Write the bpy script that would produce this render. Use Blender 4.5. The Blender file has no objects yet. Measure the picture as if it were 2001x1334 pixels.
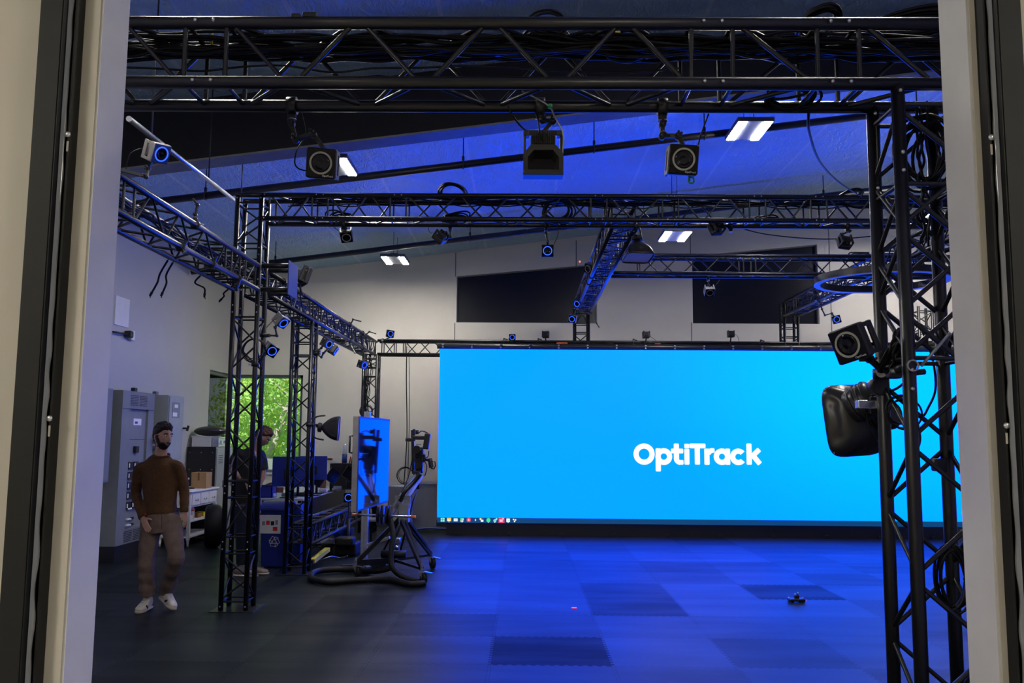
import bpy, bmesh, math, random
from mathutils import Vector, Matrix, noise
import numpy as np
random.seed(7)
V = Vector
SC = bpy.context.scene
COL = SC.collection

# ------------------------------------------------------------------ camera
F_PX, PITCH, YAW, ROLL, CAM_H = 1717.45, .1079, .0130, .0076, 1.68
_cy, _sy = math.cos(YAW), math.sin(YAW)
FWD = V((-_sy*math.cos(PITCH), _cy*math.cos(PITCH), math.sin(PITCH)))
_r = V((_cy, _sy, 0)); _u = _r.cross(FWD)
RGT = _r*math.cos(ROLL) + _u*math.sin(ROLL)
UPV = -_r*math.sin(ROLL) + _u*math.cos(ROLL)
CAM = V((0, 0, CAM_H))
cd = bpy.data.cameras.new('camera'); cam = bpy.data.objects.new('camera', cd); COL.objects.link(cam)
cam.matrix_world = Matrix((RGT, UPV, -FWD)).transposed().to_4x4()
cam.location = CAM
cd.sensor_width = 36; cd.lens = F_PX*36/2001; cd.clip_start = .05; cd.clip_end = 200
SC.camera = cam
def ray(px, py): return FWD + RGT*((px-1000.5)/F_PX) - UPV*((py-667)/F_PX)
def at(px, py, Y):                      # the point at depth Y seen at a pixel of the photograph
    d = ray(px, py); return CAM + d*(Y/d.y)
def atx(px, py, X):
    d = ray(px, py); return CAM + d*(X/d.x)
def atz(px, py, Z):
    d = ray(px, py); return CAM + d*((Z-CAM_H)/d.z)

# ------------------------------------------------------------------ world, sun, exposure
SC.view_settings.view_transform = 'Standard'; SC.view_settings.look = 'None'
SC.view_settings.exposure = 0; SC.view_settings.gamma = 1
SC.view_settings.use_curve_mapping = False
w = bpy.data.worlds.new('sky'); SC.world = w; w.use_nodes = True
w.node_tree.nodes['Background'].inputs[0].default_value = (.80, .90, 1, 1)
w.node_tree.nodes['Background'].inputs[1].default_value = 1.3
sd = bpy.data.lights.new('sun', 'SUN'); sd.energy = 10.; sd.angle = .01; sd.color = (1, .95, .85)
sun = bpy.data.objects.new('sun', sd); COL.objects.link(sun)
sun.rotation_euler = V((-.30, .72, -.80)).to_track_quat('-Z', 'Y').to_euler()
SC.cycles.use_denoising = True
SC.cycles.max_bounces = 8; SC.cycles.diffuse_bounces = 4; SC.cycles.glossy_bounces = 4
SC.cycles.transmission_bounces = 6; SC.cycles.transparent_max_bounces = 8
SC.cycles.sample_clamp_indirect = 6; SC.cycles.caustics_reflective = False; SC.cycles.caustics_refractive = False
LAMP = 185.0        # radiance of the LED high-bay diffusers
FILL_LAMP = 54.0    # radiance of the unseen fill lamps added behind the camera
WALL_B = 7.4        # blue radiance of the LED wall

# ------------------------------------------------------------------ materials
def nd(t, k, **kw):
    n = t.nodes.new(k)
    for a, b in kw.items(): setattr(n, a, b)
    return n
def mat(name, col, rough=.5, metal=0., var=.12, scale=9., bump=0., spec=.5, emit=None, es=0., coat=0., ior=None):
    m = bpy.data.materials.new(name); m.use_nodes = True; t = m.node_tree; b = t.nodes['Principled BSDF']
    b.inputs['Roughness'].default_value = rough; b.inputs['Metallic'].default_value = metal
    b.inputs['Specular IOR Level'].default_value = spec
    if ior: b.inputs['IOR'].default_value = ior
    if coat: b.inputs['Coat Weight'].default_value = coat
    tc = nd(t, 'ShaderNodeTexCoord'); ns = nd(t, 'ShaderNodeTexNoise')
    ns.inputs['Scale'].default_value = scale; ns.inputs['Detail'].default_value = 4
    t.links.new(tc.outputs['Object'], ns.inputs['Vector'])
    r = nd(t, 'ShaderNodeValToRGB'); r.color_ramp.elements[0].position = .3; r.color_ramp.elements[1].position = .7
    r.color_ramp.elements[0].color = (*[c*(1-var) for c in col], 1)
    r.color_ramp.elements[1].color = (*[min(1, c*(1+var)) for c in col], 1)
    t.links.new(ns.outputs['Fac'], r.inputs['Fac']); t.links.new(r.outputs['Color'], b.inputs['Base Color'])
    if bump:
        bp = nd(t, 'ShaderNodeBump'); bp.inputs['Strength'].default_value = bump; bp.inputs['Distance'].default_value = .02
        t.links.new(ns.outputs['Fac'], bp.inputs['Height']); t.links.new(bp.outputs['Normal'], b.inputs['Normal'])
    if emit:
        b.inputs['Emission Color'].default_value = (*emit, 1); b.inputs['Emission Strength'].default_value = es
        if es < 12: m.cycles.emission_sampling = 'NONE'
    return m
M = {}
M['truss'] = mat('black_powder_coat', (.006, .006, .007), .36, spec=.55)
M['guide'] = mat('guide_black_paint', (.012, .012, .012), .55, spec=.3)
M['black'] = mat('black_plastic', (.010, .010, .011), .42)
M['satin'] = mat('satin_black', (.018, .018, .02), .33)
M['gloss'] = mat('gloss_black', (.004, .004, .006), .12, spec=.18)
M['rubber'] = mat('black_rubber', (.007, .007, .007), .55, spec=.25)
M['cable'] = mat('cable_sheath', (.004, .004, .005), .45, spec=.22)
M['chrome'] = mat('bright_metal', (.75, .75, .76), .25, 1.)
M['steel'] = mat('grey_steel', (.30, .31, .33), .42, .7)
M['alu'] = mat('anodised_aluminium', (.62, .63, .65), .3, .9)
M['bolt'] = mat('zinc_bolt', (.60, .60, .62), .35, .85)
M['beige'] = mat('beige_paint', (.60, .555, .475), .62, var=.05, scale=2.2, bump=.03)
M['white_trim'] = mat('white_trim_paint', (.68, .67, .66), .55, var=.03)
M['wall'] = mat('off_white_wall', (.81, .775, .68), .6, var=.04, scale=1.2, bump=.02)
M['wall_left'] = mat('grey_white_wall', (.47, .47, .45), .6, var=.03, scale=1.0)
M['beam'] = mat('black_beam_paint', (.010, .010, .011), .6)
M['flange'] = mat('grey_primer', (.26, .26, .25), .55)
M['pipe'] = mat('black_pipe', (.018, .018, .02), .4)
M['window_dark'] = mat('blackout_film', (.006, .007, .012), .30, spec=.35)
M['white'] = mat('white_gloss_paint', (.75, .75, .74), .4, var=.04)
M['paper'] = mat('paper', (.8, .8, .8), .7, var=.03)
M['panel'] = mat('grey_enamel', (.20, .215, .235), .42, var=.05)
M['panel_dark'] = mat('dark_grey_enamel', (.13, .14, .15), .5, var=.05)  # darker grey enamel for joints, frames and housings
M['panel_light'] = mat('light_grey_enamel', (.33, .36, .36), .42, var=.05)
M['wood'] = mat('brown_wood', (.22, .08, .03), .45, scale=24)
M['card'] = mat('cardboard', (.42, .26, .12), .75, var=.08)
M['recycle'] = mat('blue_bin_plastic', (.008, .018, .20), .42)
M['blue'] = mat('blue_plastic', (.01, .03, .30), .4)
M['bluepaint'] = mat('blue_painted_plate', (.02, .05, .25), .45)
M['yellow'] = mat('yellow_plastic', (.62, .52, .03), .5)
M['orange'] = mat('orange_plastic', (.90, .20, .05), .5)
M['red'] = mat('red_plastic', (.7, .03, .02), .4)
M['green'] = mat('green_tape', (.02, .30, .08), .5)
M['ring'] = mat('unlit_ring_plastic', (.34, .33, .29), .4)
M['ringblue'] = mat('lit_blue_ring', (.02, .05, .3), .4, emit=(.03, .11, 1.), es=1.7)
M['led_red'] = mat('red_led', (.5, .02, .02), .4, emit=(1, .12, .06), es=3.)
M['glow_pink'] = mat('pink_glow', (.5, .02, .1), .4, emit=(1, .08, .25), es=1.)
M['lensglass'] = mat('lens_glass', (.004, .004, .010), .10, spec=.3)
M['camgrey'] = mat('camera_grey_alloy', (.024, .023, .023), .42, .2)
M['camlight'] = mat('camera_bare_alloy', (.42, .40, .38), .35, .6)
M['textwhite'] = mat('white_print', (.7, .7, .7), .5)
M['sweater'] = mat('brown_knit', (.082, .033, .008), .85, var=.2, scale=40, bump=.15)
M['trousers'] = mat('taupe_cotton', (.165, .115, .092), .85, var=.15, scale=18, bump=.2)
M['skin'] = mat('skin', (.56, .32, .23), .5, var=.06)
M['hair'] = mat('dark_brown_hair', (.012, .008, .006), .5, var=.3, scale=60, bump=.4)
M['hair_red'] = mat('auburn_hair', (.07, .022, .010), .5, var=.3, scale=60, bump=.4)
M['shoe'] = mat('off_white_leather', (.62, .57, .48), .5)
M['sole'] = mat('cream_sole', (.55, .47, .34), .6)
M['navy'] = mat('navy_cotton', (.008, .012, .028), .85, bump=.15)
M['tee'] = mat('black_cotton', (.008, .008, .010), .85, bump=.15)
M['greyshoe'] = mat('grey_suede', (.22, .17, .15), .8)
M['eye'] = mat('eye_white', (.7, .68, .64), .2)
M['iris'] = mat('dark_iris', (.03, .015, .008), .15)
M['bark'] = mat('pale_bark', (.32, .29, .25), .8, scale=6, bump=.4)
M['vinyl'] = mat('clear_vinyl_strip', (.34, .35, .38), .12, var=.05, spec=.8)
M['grass'] = mat('lawn', (.10, .22, .04), .9, var=.3, scale=3)
M['concrete'] = mat('concrete', (.34, .33, .31), .7, var=.1, scale=3)
M['whiteout'] = mat('white_render', (.82, .76, .76), .7)
M['frame_grey'] = mat('silver_grey_frame', (.42, .40, .39), .45)
M['silver_tube'] = mat('white_tube', (.62, .64, .68), .35)
M['plinth'] = mat('dark_plinth', (.012, .013, .018), .5)
M['diffuser'] = mat('led_diffuser', (.8, .8, .8), .4, emit=(1, .95, .86), es=LAMP)
M['diffuser_fill'] = mat('fill_lamp_diffuser', (.8, .8, .8), .4, emit=(1, .93, .80), es=FILL_LAMP)

def leaf_mat(name, col):
    m = mat(name, col, .55, var=.35, scale=1.3); t = m.node_tree
    b = t.nodes['Principled BSDF']; out = t.nodes['Material Output']
    tr = nd(t, 'ShaderNodeBsdfTranslucent'); mx = nd(t, 'ShaderNodeMixShader'); mx.inputs[0].default_value = .45
    tr.inputs['Color'].default_value = (min(1, col[0]*1.6), min(1, col[1]*1.5), col[2], 1)
    t.links.new(b.outputs[0], mx.inputs[1]); t.links.new(tr.outputs[0], mx.inputs[2]); t.links.new(mx.outputs[0], out.inputs['Surface'])
    return m
M['leaf'] = leaf_mat('leaf_green', (.26, .44, .12))
M['leaf_dark'] = leaf_mat('leaf_deep_green', (.15, .32, .12))
M['leaf_yellow'] = leaf_mat('leaf_yellow_green', (.46, .56, .16))

def glass_mat():
    m = bpy.data.materials.new('window_glass'); m.use_nodes = True; t = m.node_tree
    t.nodes.remove(t.nodes['Principled BSDF']); out = t.nodes['Material Output']
    tr = nd(t, 'ShaderNodeBsdfTransparent'); gl = nd(t, 'ShaderNodeBsdfGlossy'); gl.inputs['Roughness'].default_value = .02
    lw = nd(t, 'ShaderNodeLayerWeight'); lw.inputs[0].default_value = .15
    tr.inputs[0].default_value = (.93, .97, .95, 1)
    mx = nd(t, 'ShaderNodeMixShader')
    t.links.new(lw.outputs['Fresnel'], mx.inputs[0]); t.links.new(tr.outputs[0], mx.inputs[1]); t.links.new(gl.outputs[0], mx.inputs[2])
    t.links.new(mx.outputs[0], out.inputs['Surface']); return m
M['glass'] = glass_mat()

def tv_mat():
    m = mat('glossy_display_panel', (.006, .007, .012), .06, spec=1., ior=1.75, var=.02); return m
M['tvpanel'] = tv_mat()

def math_node(t, op, a, b=None, c=None):
    n = nd(t, 'ShaderNodeMath', operation=op)
    for i, x in enumerate((a, b, c)):
        if x is None: continue
        if isinstance(x, (int, float)): n.inputs[i].default_value = x
        else: t.links.new(x, n.inputs[i])
    return n.outputs[0]

TX0, TY0, TW, TD = -.236, 6.73, .914, .93
def floor_mat():
    m = bpy.data.materials.new('interlocking_rubber_mats'); m.use_nodes = True; t = m.node_tree; b = t.nodes['Principled BSDF']
    g = nd(t, 'ShaderNodeTexCoord'); sp = nd(t, 'ShaderNodeSeparateXYZ'); t.links.new(g.outputs['Object'], sp.inputs[0])
    x, y = sp.outputs[0], sp.outputs[1]
    # saw-tooth interlock: nudge the lookup near the joints
    tx = math_node(t, 'MULTIPLY', math_node(t, 'SIGN', math_node(t, 'SINE', math_node(t, 'MULTIPLY', y, 2*math.pi/.07))), .011)
    ty = math_node(t, 'MULTIPLY', math_node(t, 'SIGN', math_node(t, 'SINE', math_node(t, 'MULTIPLY', x, 2*math.pi/.07))), .011)
    ux = math_node(t, 'DIVIDE', math_node(t, 'SUBTRACT', math_node(t, 'ADD', x, tx), TX0), TW)
    uy = math_node(t, 'DIVIDE', math_node(t, 'SUBTRACT', math_node(t, 'ADD', y, ty), TY0), TD)
    ix, iy = math_node(t, 'FLOOR', ux), math_node(t, 'FLOOR', uy)
    cb = nd(t, 'ShaderNodeCombineXYZ'); t.links.new(ix, cb.inputs[0]); t.links.new(iy, cb.inputs[1])
    wn = nd(t, 'ShaderNodeTexWhiteNoise', noise_dimensions='2D'); t.links.new(cb.outputs[0], wn.inputs['Vector'])
    rnd = wn.outputs['Value']
    dark = None
    for (cx_, cy_, amt) in ((0, 0, 1.), (1, 2, .55), (1, 3, .35), (2, 5, .35), (-1, 1, .3), (3, 3, .6), (0, 4, .35), (4, 1, .3)):
        e = math_node(t, 'MULTIPLY', math_node(t, 'MULTIPLY', math_node(t, 'COMPARE', ix, cx_, .1), math_node(t, 'COMPARE', iy, cy_, .1)), amt)
        dark = e if dark is None else math_node(t, 'ADD', dark, e)
    ns = nd(t, 'ShaderNodeTexNoise'); ns.inputs['Scale'].default_value = .9; ns.inputs['Detail'].default_value = 5
    mp = nd(t, 'ShaderNodeMapping'); mp.inputs['Scale'].default_value = (.8, 3.0, 1)
    t.links.new(g.outputs['Object'], mp.inputs[0]); t.links.new(mp.outputs[0], ns.inputs['Vector'])
    fx, fy = math_node(t, 'FRACT', ux), math_node(t, 'FRACT', uy)
    ex = math_node(t, 'MINIMUM', math_node(t, 'MULTIPLY', math_node(t, 'MINIMUM', fx, math_node(t, 'SUBTRACT', 1., fx)), TW),
                   math_node(t, 'MULTIPLY', math_node(t, 'MINIMUM', fy, math_node(t, 'SUBTRACT', 1., fy)), TD))
    joint = math_node(t, 'LESS_THAN', ex, .004)
    v = math_node(t, 'ADD', math_node(t, 'MULTIPLY', rnd, .36), math_node(t, 'MULTIPLY', ns.outputs['Fac'], .75))
    wear = math_node(t, 'SUBTRACT', v, math_node(t, 'MULTIPLY', dark, .62))
    wear = math_node(t, 'MAXIMUM', math_node(t, 'SUBTRACT', wear, math_node(t, 'MULTIPLY', joint, .25)), .02)
    cr = nd(t, 'ShaderNodeValToRGB'); cr.color_ramp.elements[0].color = (.005, .006, .007, 1); cr.color_ramp.elements[1].color = (.017, .021, .025, 1)
    cr.color_ramp.elements[1].position = .9
    t.links.new(wear, cr.inputs[0]); t.links.new(cr.outputs[0], b.inputs['Base Color'])
    t.links.new(math_node(t, 'SUBTRACT', .485, math_node(t, 'MULTIPLY', wear, .12)), b.inputs['Roughness'])
    t.links.new(math_node(t, 'ADD', .02, math_node(t, 'MULTIPLY', wear, .14)), b.inputs['Specular IOR Level'])
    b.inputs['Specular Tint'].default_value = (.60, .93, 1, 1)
    n2 = nd(t, 'ShaderNodeTexNoise'); n2.inputs['Scale'].default_value = 160; t.links.new(g.outputs['Object'], n2.inputs['Vector'])
    hgt = math_node(t, 'SUBTRACT', math_node(t, 'MULTIPLY', n2.outputs['Fac'], .35), joint)
    bp = nd(t, 'ShaderNodeBump'); bp.inputs['Strength'].default_value = .25; bp.inputs['Distance'].default_value = .004
    t.links.new(hgt, bp.inputs['Height']); t.links.new(bp.outputs[0], b.inputs['Normal'])
    return m
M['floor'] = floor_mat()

def ceil_mat():
    m = bpy.data.materials.new('vinyl_faced_insulation'); m.use_nodes = True; t = m.node_tree; b = t.nodes['Principled BSDF']
    g = nd(t, 'ShaderNodeTexCoord'); sp = nd(t, 'ShaderNodeSeparateXYZ'); t.links.new(g.outputs['Object'], sp.inputs[0])
    fx = math_node(t, 'FRACT', math_node(t, 'DIVIDE', math_node(t, 'ADD', sp.outputs[0], 20.28), 1.22))
    seam = math_node(t, 'LESS_THAN', fx, .035)
    fy = math_node(t, 'FRACT', math_node(t, 'DIVIDE', math_node(t, 'ADD', sp.outputs[1], 20.3), 1.52))
    pur = math_node(t, 'LESS_THAN', math_node(t, 'ABSOLUTE', math_node(t, 'SUBTRACT', fy, .5)), .012)
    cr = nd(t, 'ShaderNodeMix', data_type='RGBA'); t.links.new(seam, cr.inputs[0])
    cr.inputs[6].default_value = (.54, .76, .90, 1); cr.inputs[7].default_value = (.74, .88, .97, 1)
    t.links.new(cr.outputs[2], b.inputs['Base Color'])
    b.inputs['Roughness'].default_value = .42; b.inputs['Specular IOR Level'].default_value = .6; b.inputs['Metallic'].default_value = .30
    ns = nd(t, 'ShaderNodeTexNoise'); ns.inputs['Scale'].default_value = 1.6; ns.inputs['Detail'].default_value = 3; ns.inputs['Distortion'].default_value = 1.2
    t.links.new(g.outputs['Object'], ns.inputs['Vector'])
    sag = math_node(t, 'ABSOLUTE', math_node(t, 'SUBTRACT', fy, .5))
    w1 = nd(t, 'ShaderNodeTexNoise'); w1.inputs['Scale'].default_value = 5.; w1.inputs['Detail'].default_value = 5; w1.inputs['Distortion'].default_value = 2.2
    mp = nd(t, 'ShaderNodeMapping'); mp.inputs['Scale'].default_value = (1.6, .55, 1); mp.inputs['Rotation'].default_value = (0, 0, .5)
    t.links.new(g.outputs['Object'], mp.inputs[0]); t.links.new(mp.outputs[0], w1.inputs['Vector'])
    crease = math_node(t, 'POWER', math_node(t, 'ABSOLUTE', math_node(t, 'SUBTRACT', w1.outputs['Fac'], .5)), .6)
    hgt = math_node(t, 'ADD', math_node(t, 'ADD', math_node(t, 'MULTIPLY', ns.outputs['Fac'], .9), math_node(t, 'MULTIPLY', crease, .55)), math_node(t, 'ADD', math_node(t, 'MULTIPLY', sag, 1.4), math_node(t, 'MULTIPLY', pur, -.5)))
    bp = nd(t, 'ShaderNodeBump'); bp.inputs['Strength'].default_value = .6; bp.inputs['Distance'].default_value = .13
    t.links.new(hgt, bp.inputs['Height']); t.links.new(bp.outputs[0], b.inputs['Normal'])
    return m
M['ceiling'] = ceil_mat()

def emis(name, col, s=1., sample=False):
    m = bpy.data.materials.new(name); m.use_nodes = True; t = m.node_tree; b = t.nodes['Principled BSDF']
    b.inputs['Base Color'].default_value = (.01, .01, .01, 1); b.inputs['Roughness'].default_value = .4
    b.inputs['Emission Color'].default_value = (*col, 1); b.inputs['Emission Strength'].default_value = s
    if not sample: m.cycles.emission_sampling = 'NONE'
    return m
SX0, SX1, SZ0, SZ1, SY = -1.455, 7.50, .215, 3.195, 15.25
def screen_mat():
    m = bpy.data.materials.new('led_wall_picture'); m.use_nodes = True; t = m.node_tree; b = t.nodes['Principled BSDF']
    g = nd(t, 'ShaderNodeTexCoord'); sp = nd(t, 'ShaderNodeSeparateXYZ'); t.links.new(g.outputs['Object'], sp.inputs[0])
    # the picture on the wall: a soft cyan glow centred right of the middle, deeper blue to both sides
    dx = math_node(t, 'DIVIDE', math_node(t, 'SUBTRACT', sp.outputs[0], 3.5), 5.2)
    dz = math_node(t, 'DIVIDE', math_node(t, 'SUBTRACT', sp.outputs[2], 2.9), 3.6)
    r = math_node(t, 'SQRT', math_node(t, 'ADD', math_node(t, 'MULTIPLY', dx, dx), math_node(t, 'MULTIPLY', dz, dz)))
    cr = nd(t, 'ShaderNodeValToRGB'); cr.color_ramp.interpolation = 'EASE'
    cr.color_ramp.elements[0].color = (0, .66/WALL_B, .92, 1); cr.color_ramp.elements[1].color = (0, .40/WALL_B, 1, 1)
    t.links.new(r, cr.inputs[0]); t.links.new(cr.outputs[0], b.inputs['Emission Color'])
    b.inputs['Emission Strength'].default_value = WALL_B
    b.inputs['Base Color'].default_value = (.004, .004, .005, 1); b.inputs['Roughness'].default_value = .6; b.inputs['Specular IOR Level'].default_value = .08
    return m
M['screen'] = screen_mat()
M['logo'] = emis('white_picture', (1, 1, 1), 1.05)
M['taskbar'] = emis('taskbar_picture', (0, .055, .19), 1.)

# ------------------------------------------------------------------ mesh builder
def frame_of(d, up=V((0, 0, 1))):
    d = d.normalized()
    if abs(d.dot(up)) > .99: up = V((1, 0, 0))
    x = d.cross(up).normalized(); y = x.cross(d).normalized()
    return x, y, d
def look(d, up=V((0, 0, 1)), roll=0.):
    """rotation whose local -Y points along d and local +Z is up"""
    y = -d.normalized(); x = y.cross(up).normalized(); z = x.cross(y)
    R = Matrix((x, y, z)).transposed()
    return R @ Matrix.Rotation(roll, 3, 'Y')
def catmull(pts, n=6, closed=False):
    P = [V(p) for p in pts]; out = []; N = len(P)
    rng = range(N if closed else N-1)
    for i in rng:
        if closed: a, b, c, d = P[i-1], P[i], P[(i+1) % N], P[(i+2) % N]
        else: a, b, c, d = P[max(i-1, 0)], P[i], P[i+1], P[min(i+2, N-1)]
        for k in range(n):
            s = k/n
            out.append(.5*((2*b)+(c-a)*s+(2*a-5*b+4*c-d)*s*s+(3*b-a-3*c+d)*s**3))
    if not closed: out.append(P[-1])
    return out
WM = {}
class MB:
    def __init__(s): s.v = []; s.f = []; s.s = []; s.M = None
    def add(s, vs, fs, smooth=False):
        o = len(s.v)
        for p in vs:
            p = V(p); s.v.append(s.M @ p if s.M else p)
        for i, f in enumerate(fs):
            s.f.append([o+k for k in f]); s.s.append(smooth if isinstance(smooth, bool) else smooth[i])
        return s
    def box(s, c, size, R=None):
        c = V(c); h = [a/2 for a in size]; vs = []
        for x in (-1, 1):
            for y in (-1, 1):
                for z in (-1, 1):
                    p = V((x*h[0], y*h[1], z*h[2])); vs.append(c + (R @ p if R else p))
        return s.add(vs, [(0, 1, 3, 2), (4, 6, 7, 5), (0, 4, 5, 1), (2, 3, 7, 6), (0, 2, 6, 4), (1, 5, 7, 3)])
    def bb(s, a, b):
        a, b = V(a), V(b); return s.box((a+b)/2, [abs(k) for k in (b-a)])
    def bar(s, a, b, w, h, up=V((0, 0, 1))):
        a, b = V(a), V(b); x, y, d = frame_of(b-a, up); R = Matrix((x, y, d)).transposed()
        return s.box((a+b)/2, (w, h, (b-a).length), R)
    def rbox(s, c, size, bev, R=None, seg=3):
        bm = bmesh.new(); bmesh.ops.create_cube(bm, size=1)
        for v in bm.verts: v.co = V((v.co.x*size[0], v.co.y*size[1], v.co.z*size[2]))
        bmesh.ops.bevel(bm, geom=bm.edges[:], offset=bev, segments=seg, affect='EDGES', profile=.5)
        bm.verts.index_update(); c = V(c)
        vs = [c + (R @ v.co if R else v.co) for v in bm.verts]; fs = [[v.index for v in f.verts] for f in bm.faces]
        area = [f.calc_area() for f in bm.faces]; mx = max(area)
        sm = [a < mx*.12 for a in area]; bm.free()
        return s.add(vs, fs, sm)
    def tube(s, a, b, r, r2=None, n=10, caps=True):
        a, b = V(a), V(b); r2 = r if r2 is None else r2; x, y, d = frame_of(b-a); vs = []
        for p, q in ((a, r), (b, r2)):
            for k in range(n):
                t = 2*math.pi*k/n; vs.append(p + x*(q*math.cos(t)) + y*(q*math.sin(t)))
        fs = [(k, (k+1) % n, n+(k+1) % n, n+k) for k in range(n)]; sm = [True]*n
        if caps: fs += [tuple(range(n-1, -1, -1)), tuple(range(n, 2*n))]; sm += [False, False]
        return s.add(vs, fs, sm)
    def path(s, pts, r, n=6, closed=False):
        P = [V(p) for p in pts]; N = len(P); vs = []; x = None
        for i in range(N):
            if closed: d = P[(i+1) % N]-P[i-1]
            else: d = P[min(i+1, N-1)]-P[max(i-1, 0)]
            if d.length < 1e-9: d = V((0, 0, 1))
            d.normalize()
            if x is None: x, y, _ = frame_of(d)
            else:
                x = x - d*x.dot(d)
                if x.length < 1e-6: x, y, _ = frame_of(d)
                x.normalize(); y = d.cross(x)
            rr = r[i] if isinstance(r, (list, tuple)) else r
            for k in range(n):
                t = 2*math.pi*k/n; vs.append(P[i] + x*(rr*math.cos(t)) + y*(rr*math.sin(t)))
        fs = []; L = N if closed else N-1
        for i in range(L):
            for k in range(n):
                a = i*n+k; b = i*n+(k+1) % n; j = ((i+1) % N)*n
                fs.append((a, b, j+(k+1) % n, j+k))
        sm = [True]*len(fs)
        if not closed: fs += [tuple(range(n-1, -1, -1)), tuple((N-1)*n+k for k in range(n))]; sm += [False, False]
        return s.add(vs, fs, sm)
    def lathe(s, prof, c, d=V((0, 0, 1)), n=24):
        c = V(c); x, y, d = frame_of(V(d)); vs = []; m = len(prof)
        for (r, h) in prof:
            for k in range(n):
                t = 2*math.pi*k/n; vs.append(c + d*h + x*(r*math.cos(t)) + y*(r*math.sin(t)))
        fs = [(i*n+k, i*n+(k+1) % n, (i+1)*n+(k+1) % n, (i+1)*n+k) for i in range(m-1) for k in range(n)]
        sm = [True]*len(fs)
        fs += [tuple(range(n-1, -1, -1)), tuple((m-1)*n+k for k in range(n))]; sm += [False, False]
        return s.add(vs, fs, sm)
    def annulus(s, c, d, r0, r1, h, n=32):
        """flat ring of thickness h standing along d"""
        c = V(c); x, y, d = frame_of(V(d)); vs = []
        for (r, z) in ((r0, 0), (r1, 0), (r1, h), (r0, h)):
            for k in range(n):
                t = 2*math.pi*k/n; vs.append(c + d*z + x*(r*math.cos(t)) + y*(r*math.sin(t)))
        fs = [(i*n+k, i*n+(k+1) % n, ((i+1) % 4)*n+(k+1) % n, ((i+1) % 4)*n+k) for i in range(4) for k in range(n)]
        return s.add(vs, fs, False)
    def sphere(s, c, r, n=10, m=7, sc=(1, 1, 1), R=None):
        c = V(c); vs = []
        for i in range(m+1):
            a = math.pi*i/m
            for k in range(n):
                t = 2*math.pi*k/n
                p = V((math.sin(a)*math.cos(t)*r*sc[0], math.sin(a)*math.sin(t)*r*sc[1], math.cos(a)*r*sc[2]))
                vs.append(c + (R @ p if R else p))
        fs = [(i*n+k, (i+1)*n+k, (i+1)*n+(k+1) % n, i*n+(k+1) % n) for i in range(m) for k in range(n)]
        return s.add(vs, fs, True)
    def loft(s, pts, rad, up=V((0, -1, 0)), n=14, p=2.0):
        """closed tube through pts, elliptical sections (a across, b along up)"""
        P = [V(q) for q in pts]; N = len(P); vs = []
        for i in range(N):
            d = (P[min(i+1, N-1)]-P[max(i-1, 0)]).normalized()
            x = d.cross(up)
            x = x.normalized() if x.length > 1e-4 else V((1, 0, 0)); y = x.cross(d).normalized()
            a, b = rad[i] if isinstance(rad[i], (tuple, list)) else (rad[i], rad[i])
            for k in range(n):
                t = 2*math.pi*k/n; c, q = math.cos(t), math.sin(t)
                vs.append(P[i] + x*(a*math.copysign(abs(c)**(2/p), c)) + y*(b*math.copysign(abs(q)**(2/p), q)))
        fs = [(i*n+k, i*n+(k+1) % n, (i+1)*n+(k+1) % n, (i+1)*n+k) for i in range(N-1) for k in range(n)]
        sm = [True]*len(fs); fs += [tuple(range(n-1, -1, -1)), tuple((N-1)*n+k for k in range(n))]; sm += [True, True]
        return s.add(vs, fs, sm)
    def poly(s, pts2, o, ax, ay, depth):
        """prism of a 2-d outline in the plane (o, ax, ay), extruded against their normal"""
        o, ax, ay = V(o), V(ax), V(ay); nrm = ax.cross(ay).normalized()*depth; n = len(pts2)
        vs = [o + ax*a + ay*b for a, b in pts2] + [o + ax*a + ay*b + nrm for a, b in pts2]
        fs = [tuple(range(n)), tuple(range(2*n-1, n-1, -1))] + [(k, n+k, n+(k+1) % n, (k+1) % n) for k in range(n)]
        return s.add(vs, fs)
    def build(s, name, m, parent=None, kind=None, label=None):
        me = bpy.data.meshes.new(name); vs = s.v
        if parent is not None:
            inv = WM[parent.name].inverted(); vs = [inv @ p for p in vs]
        me.from_pydata([tuple(p) for p in vs], [], s.f)
        me.polygons.foreach_set('use_smooth', s.s)
        me.materials.append(m if not isinstance(m, str) else M[m])
        bm = bmesh.new(); bm.from_mesh(me); bmesh.ops.recalc_face_normals(bm, faces=bm.faces[:]); bm.to_mesh(me); bm.free()
        me.update()
        o = bpy.data.objects.new(name, me); COL.objects.link(o)
        if parent is not None: o.parent = parent; WM[o.name] = WM[parent.name].copy()
        else: WM[o.name] = Matrix.Identity(4)
        if kind: o['kind'] = kind
        if label: o['label'] = label
        return o
def tag(o, label, cat, group=None):
    o['label'] = label; o['category'] = cat
    if group: o['group'] = group
    return o
def thing(name, label, cat, loc, R=None, group=None):
    o = bpy.data.objects.new(name, None); COL.objects.link(o); o.empty_display_size = .05
    mw = Matrix.Translation(V(loc)) @ (R.to_4x4() if R else Matrix.Identity(4))
    o.matrix_world = mw; WM[o.name] = mw
    return tag(o, label, cat, group)
def solo(mb, name, m, label, cat, group=None):
    """a thing that is one mesh, its origin at its own base"""
    lo = V((min(p.x for p in mb.v), min(p.y for p in mb.v), min(p.z for p in mb.v)))
    hi = V((max(p.x for p in mb.v), max(p.y for p in mb.v), max(p.z for p in mb.v)))
    c = V(((lo.x+hi.x)/2, (lo.y+hi.y)/2, lo.z)); mb.v = [p-c for p in mb.v]
    o = mb.build(name, m); o.location = c; WM[o.name] = Matrix.Translation(c)
    return tag(o, label, cat, group)
def struct(mb, name, m): return mb.build(name, m, kind='structure')
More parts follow.
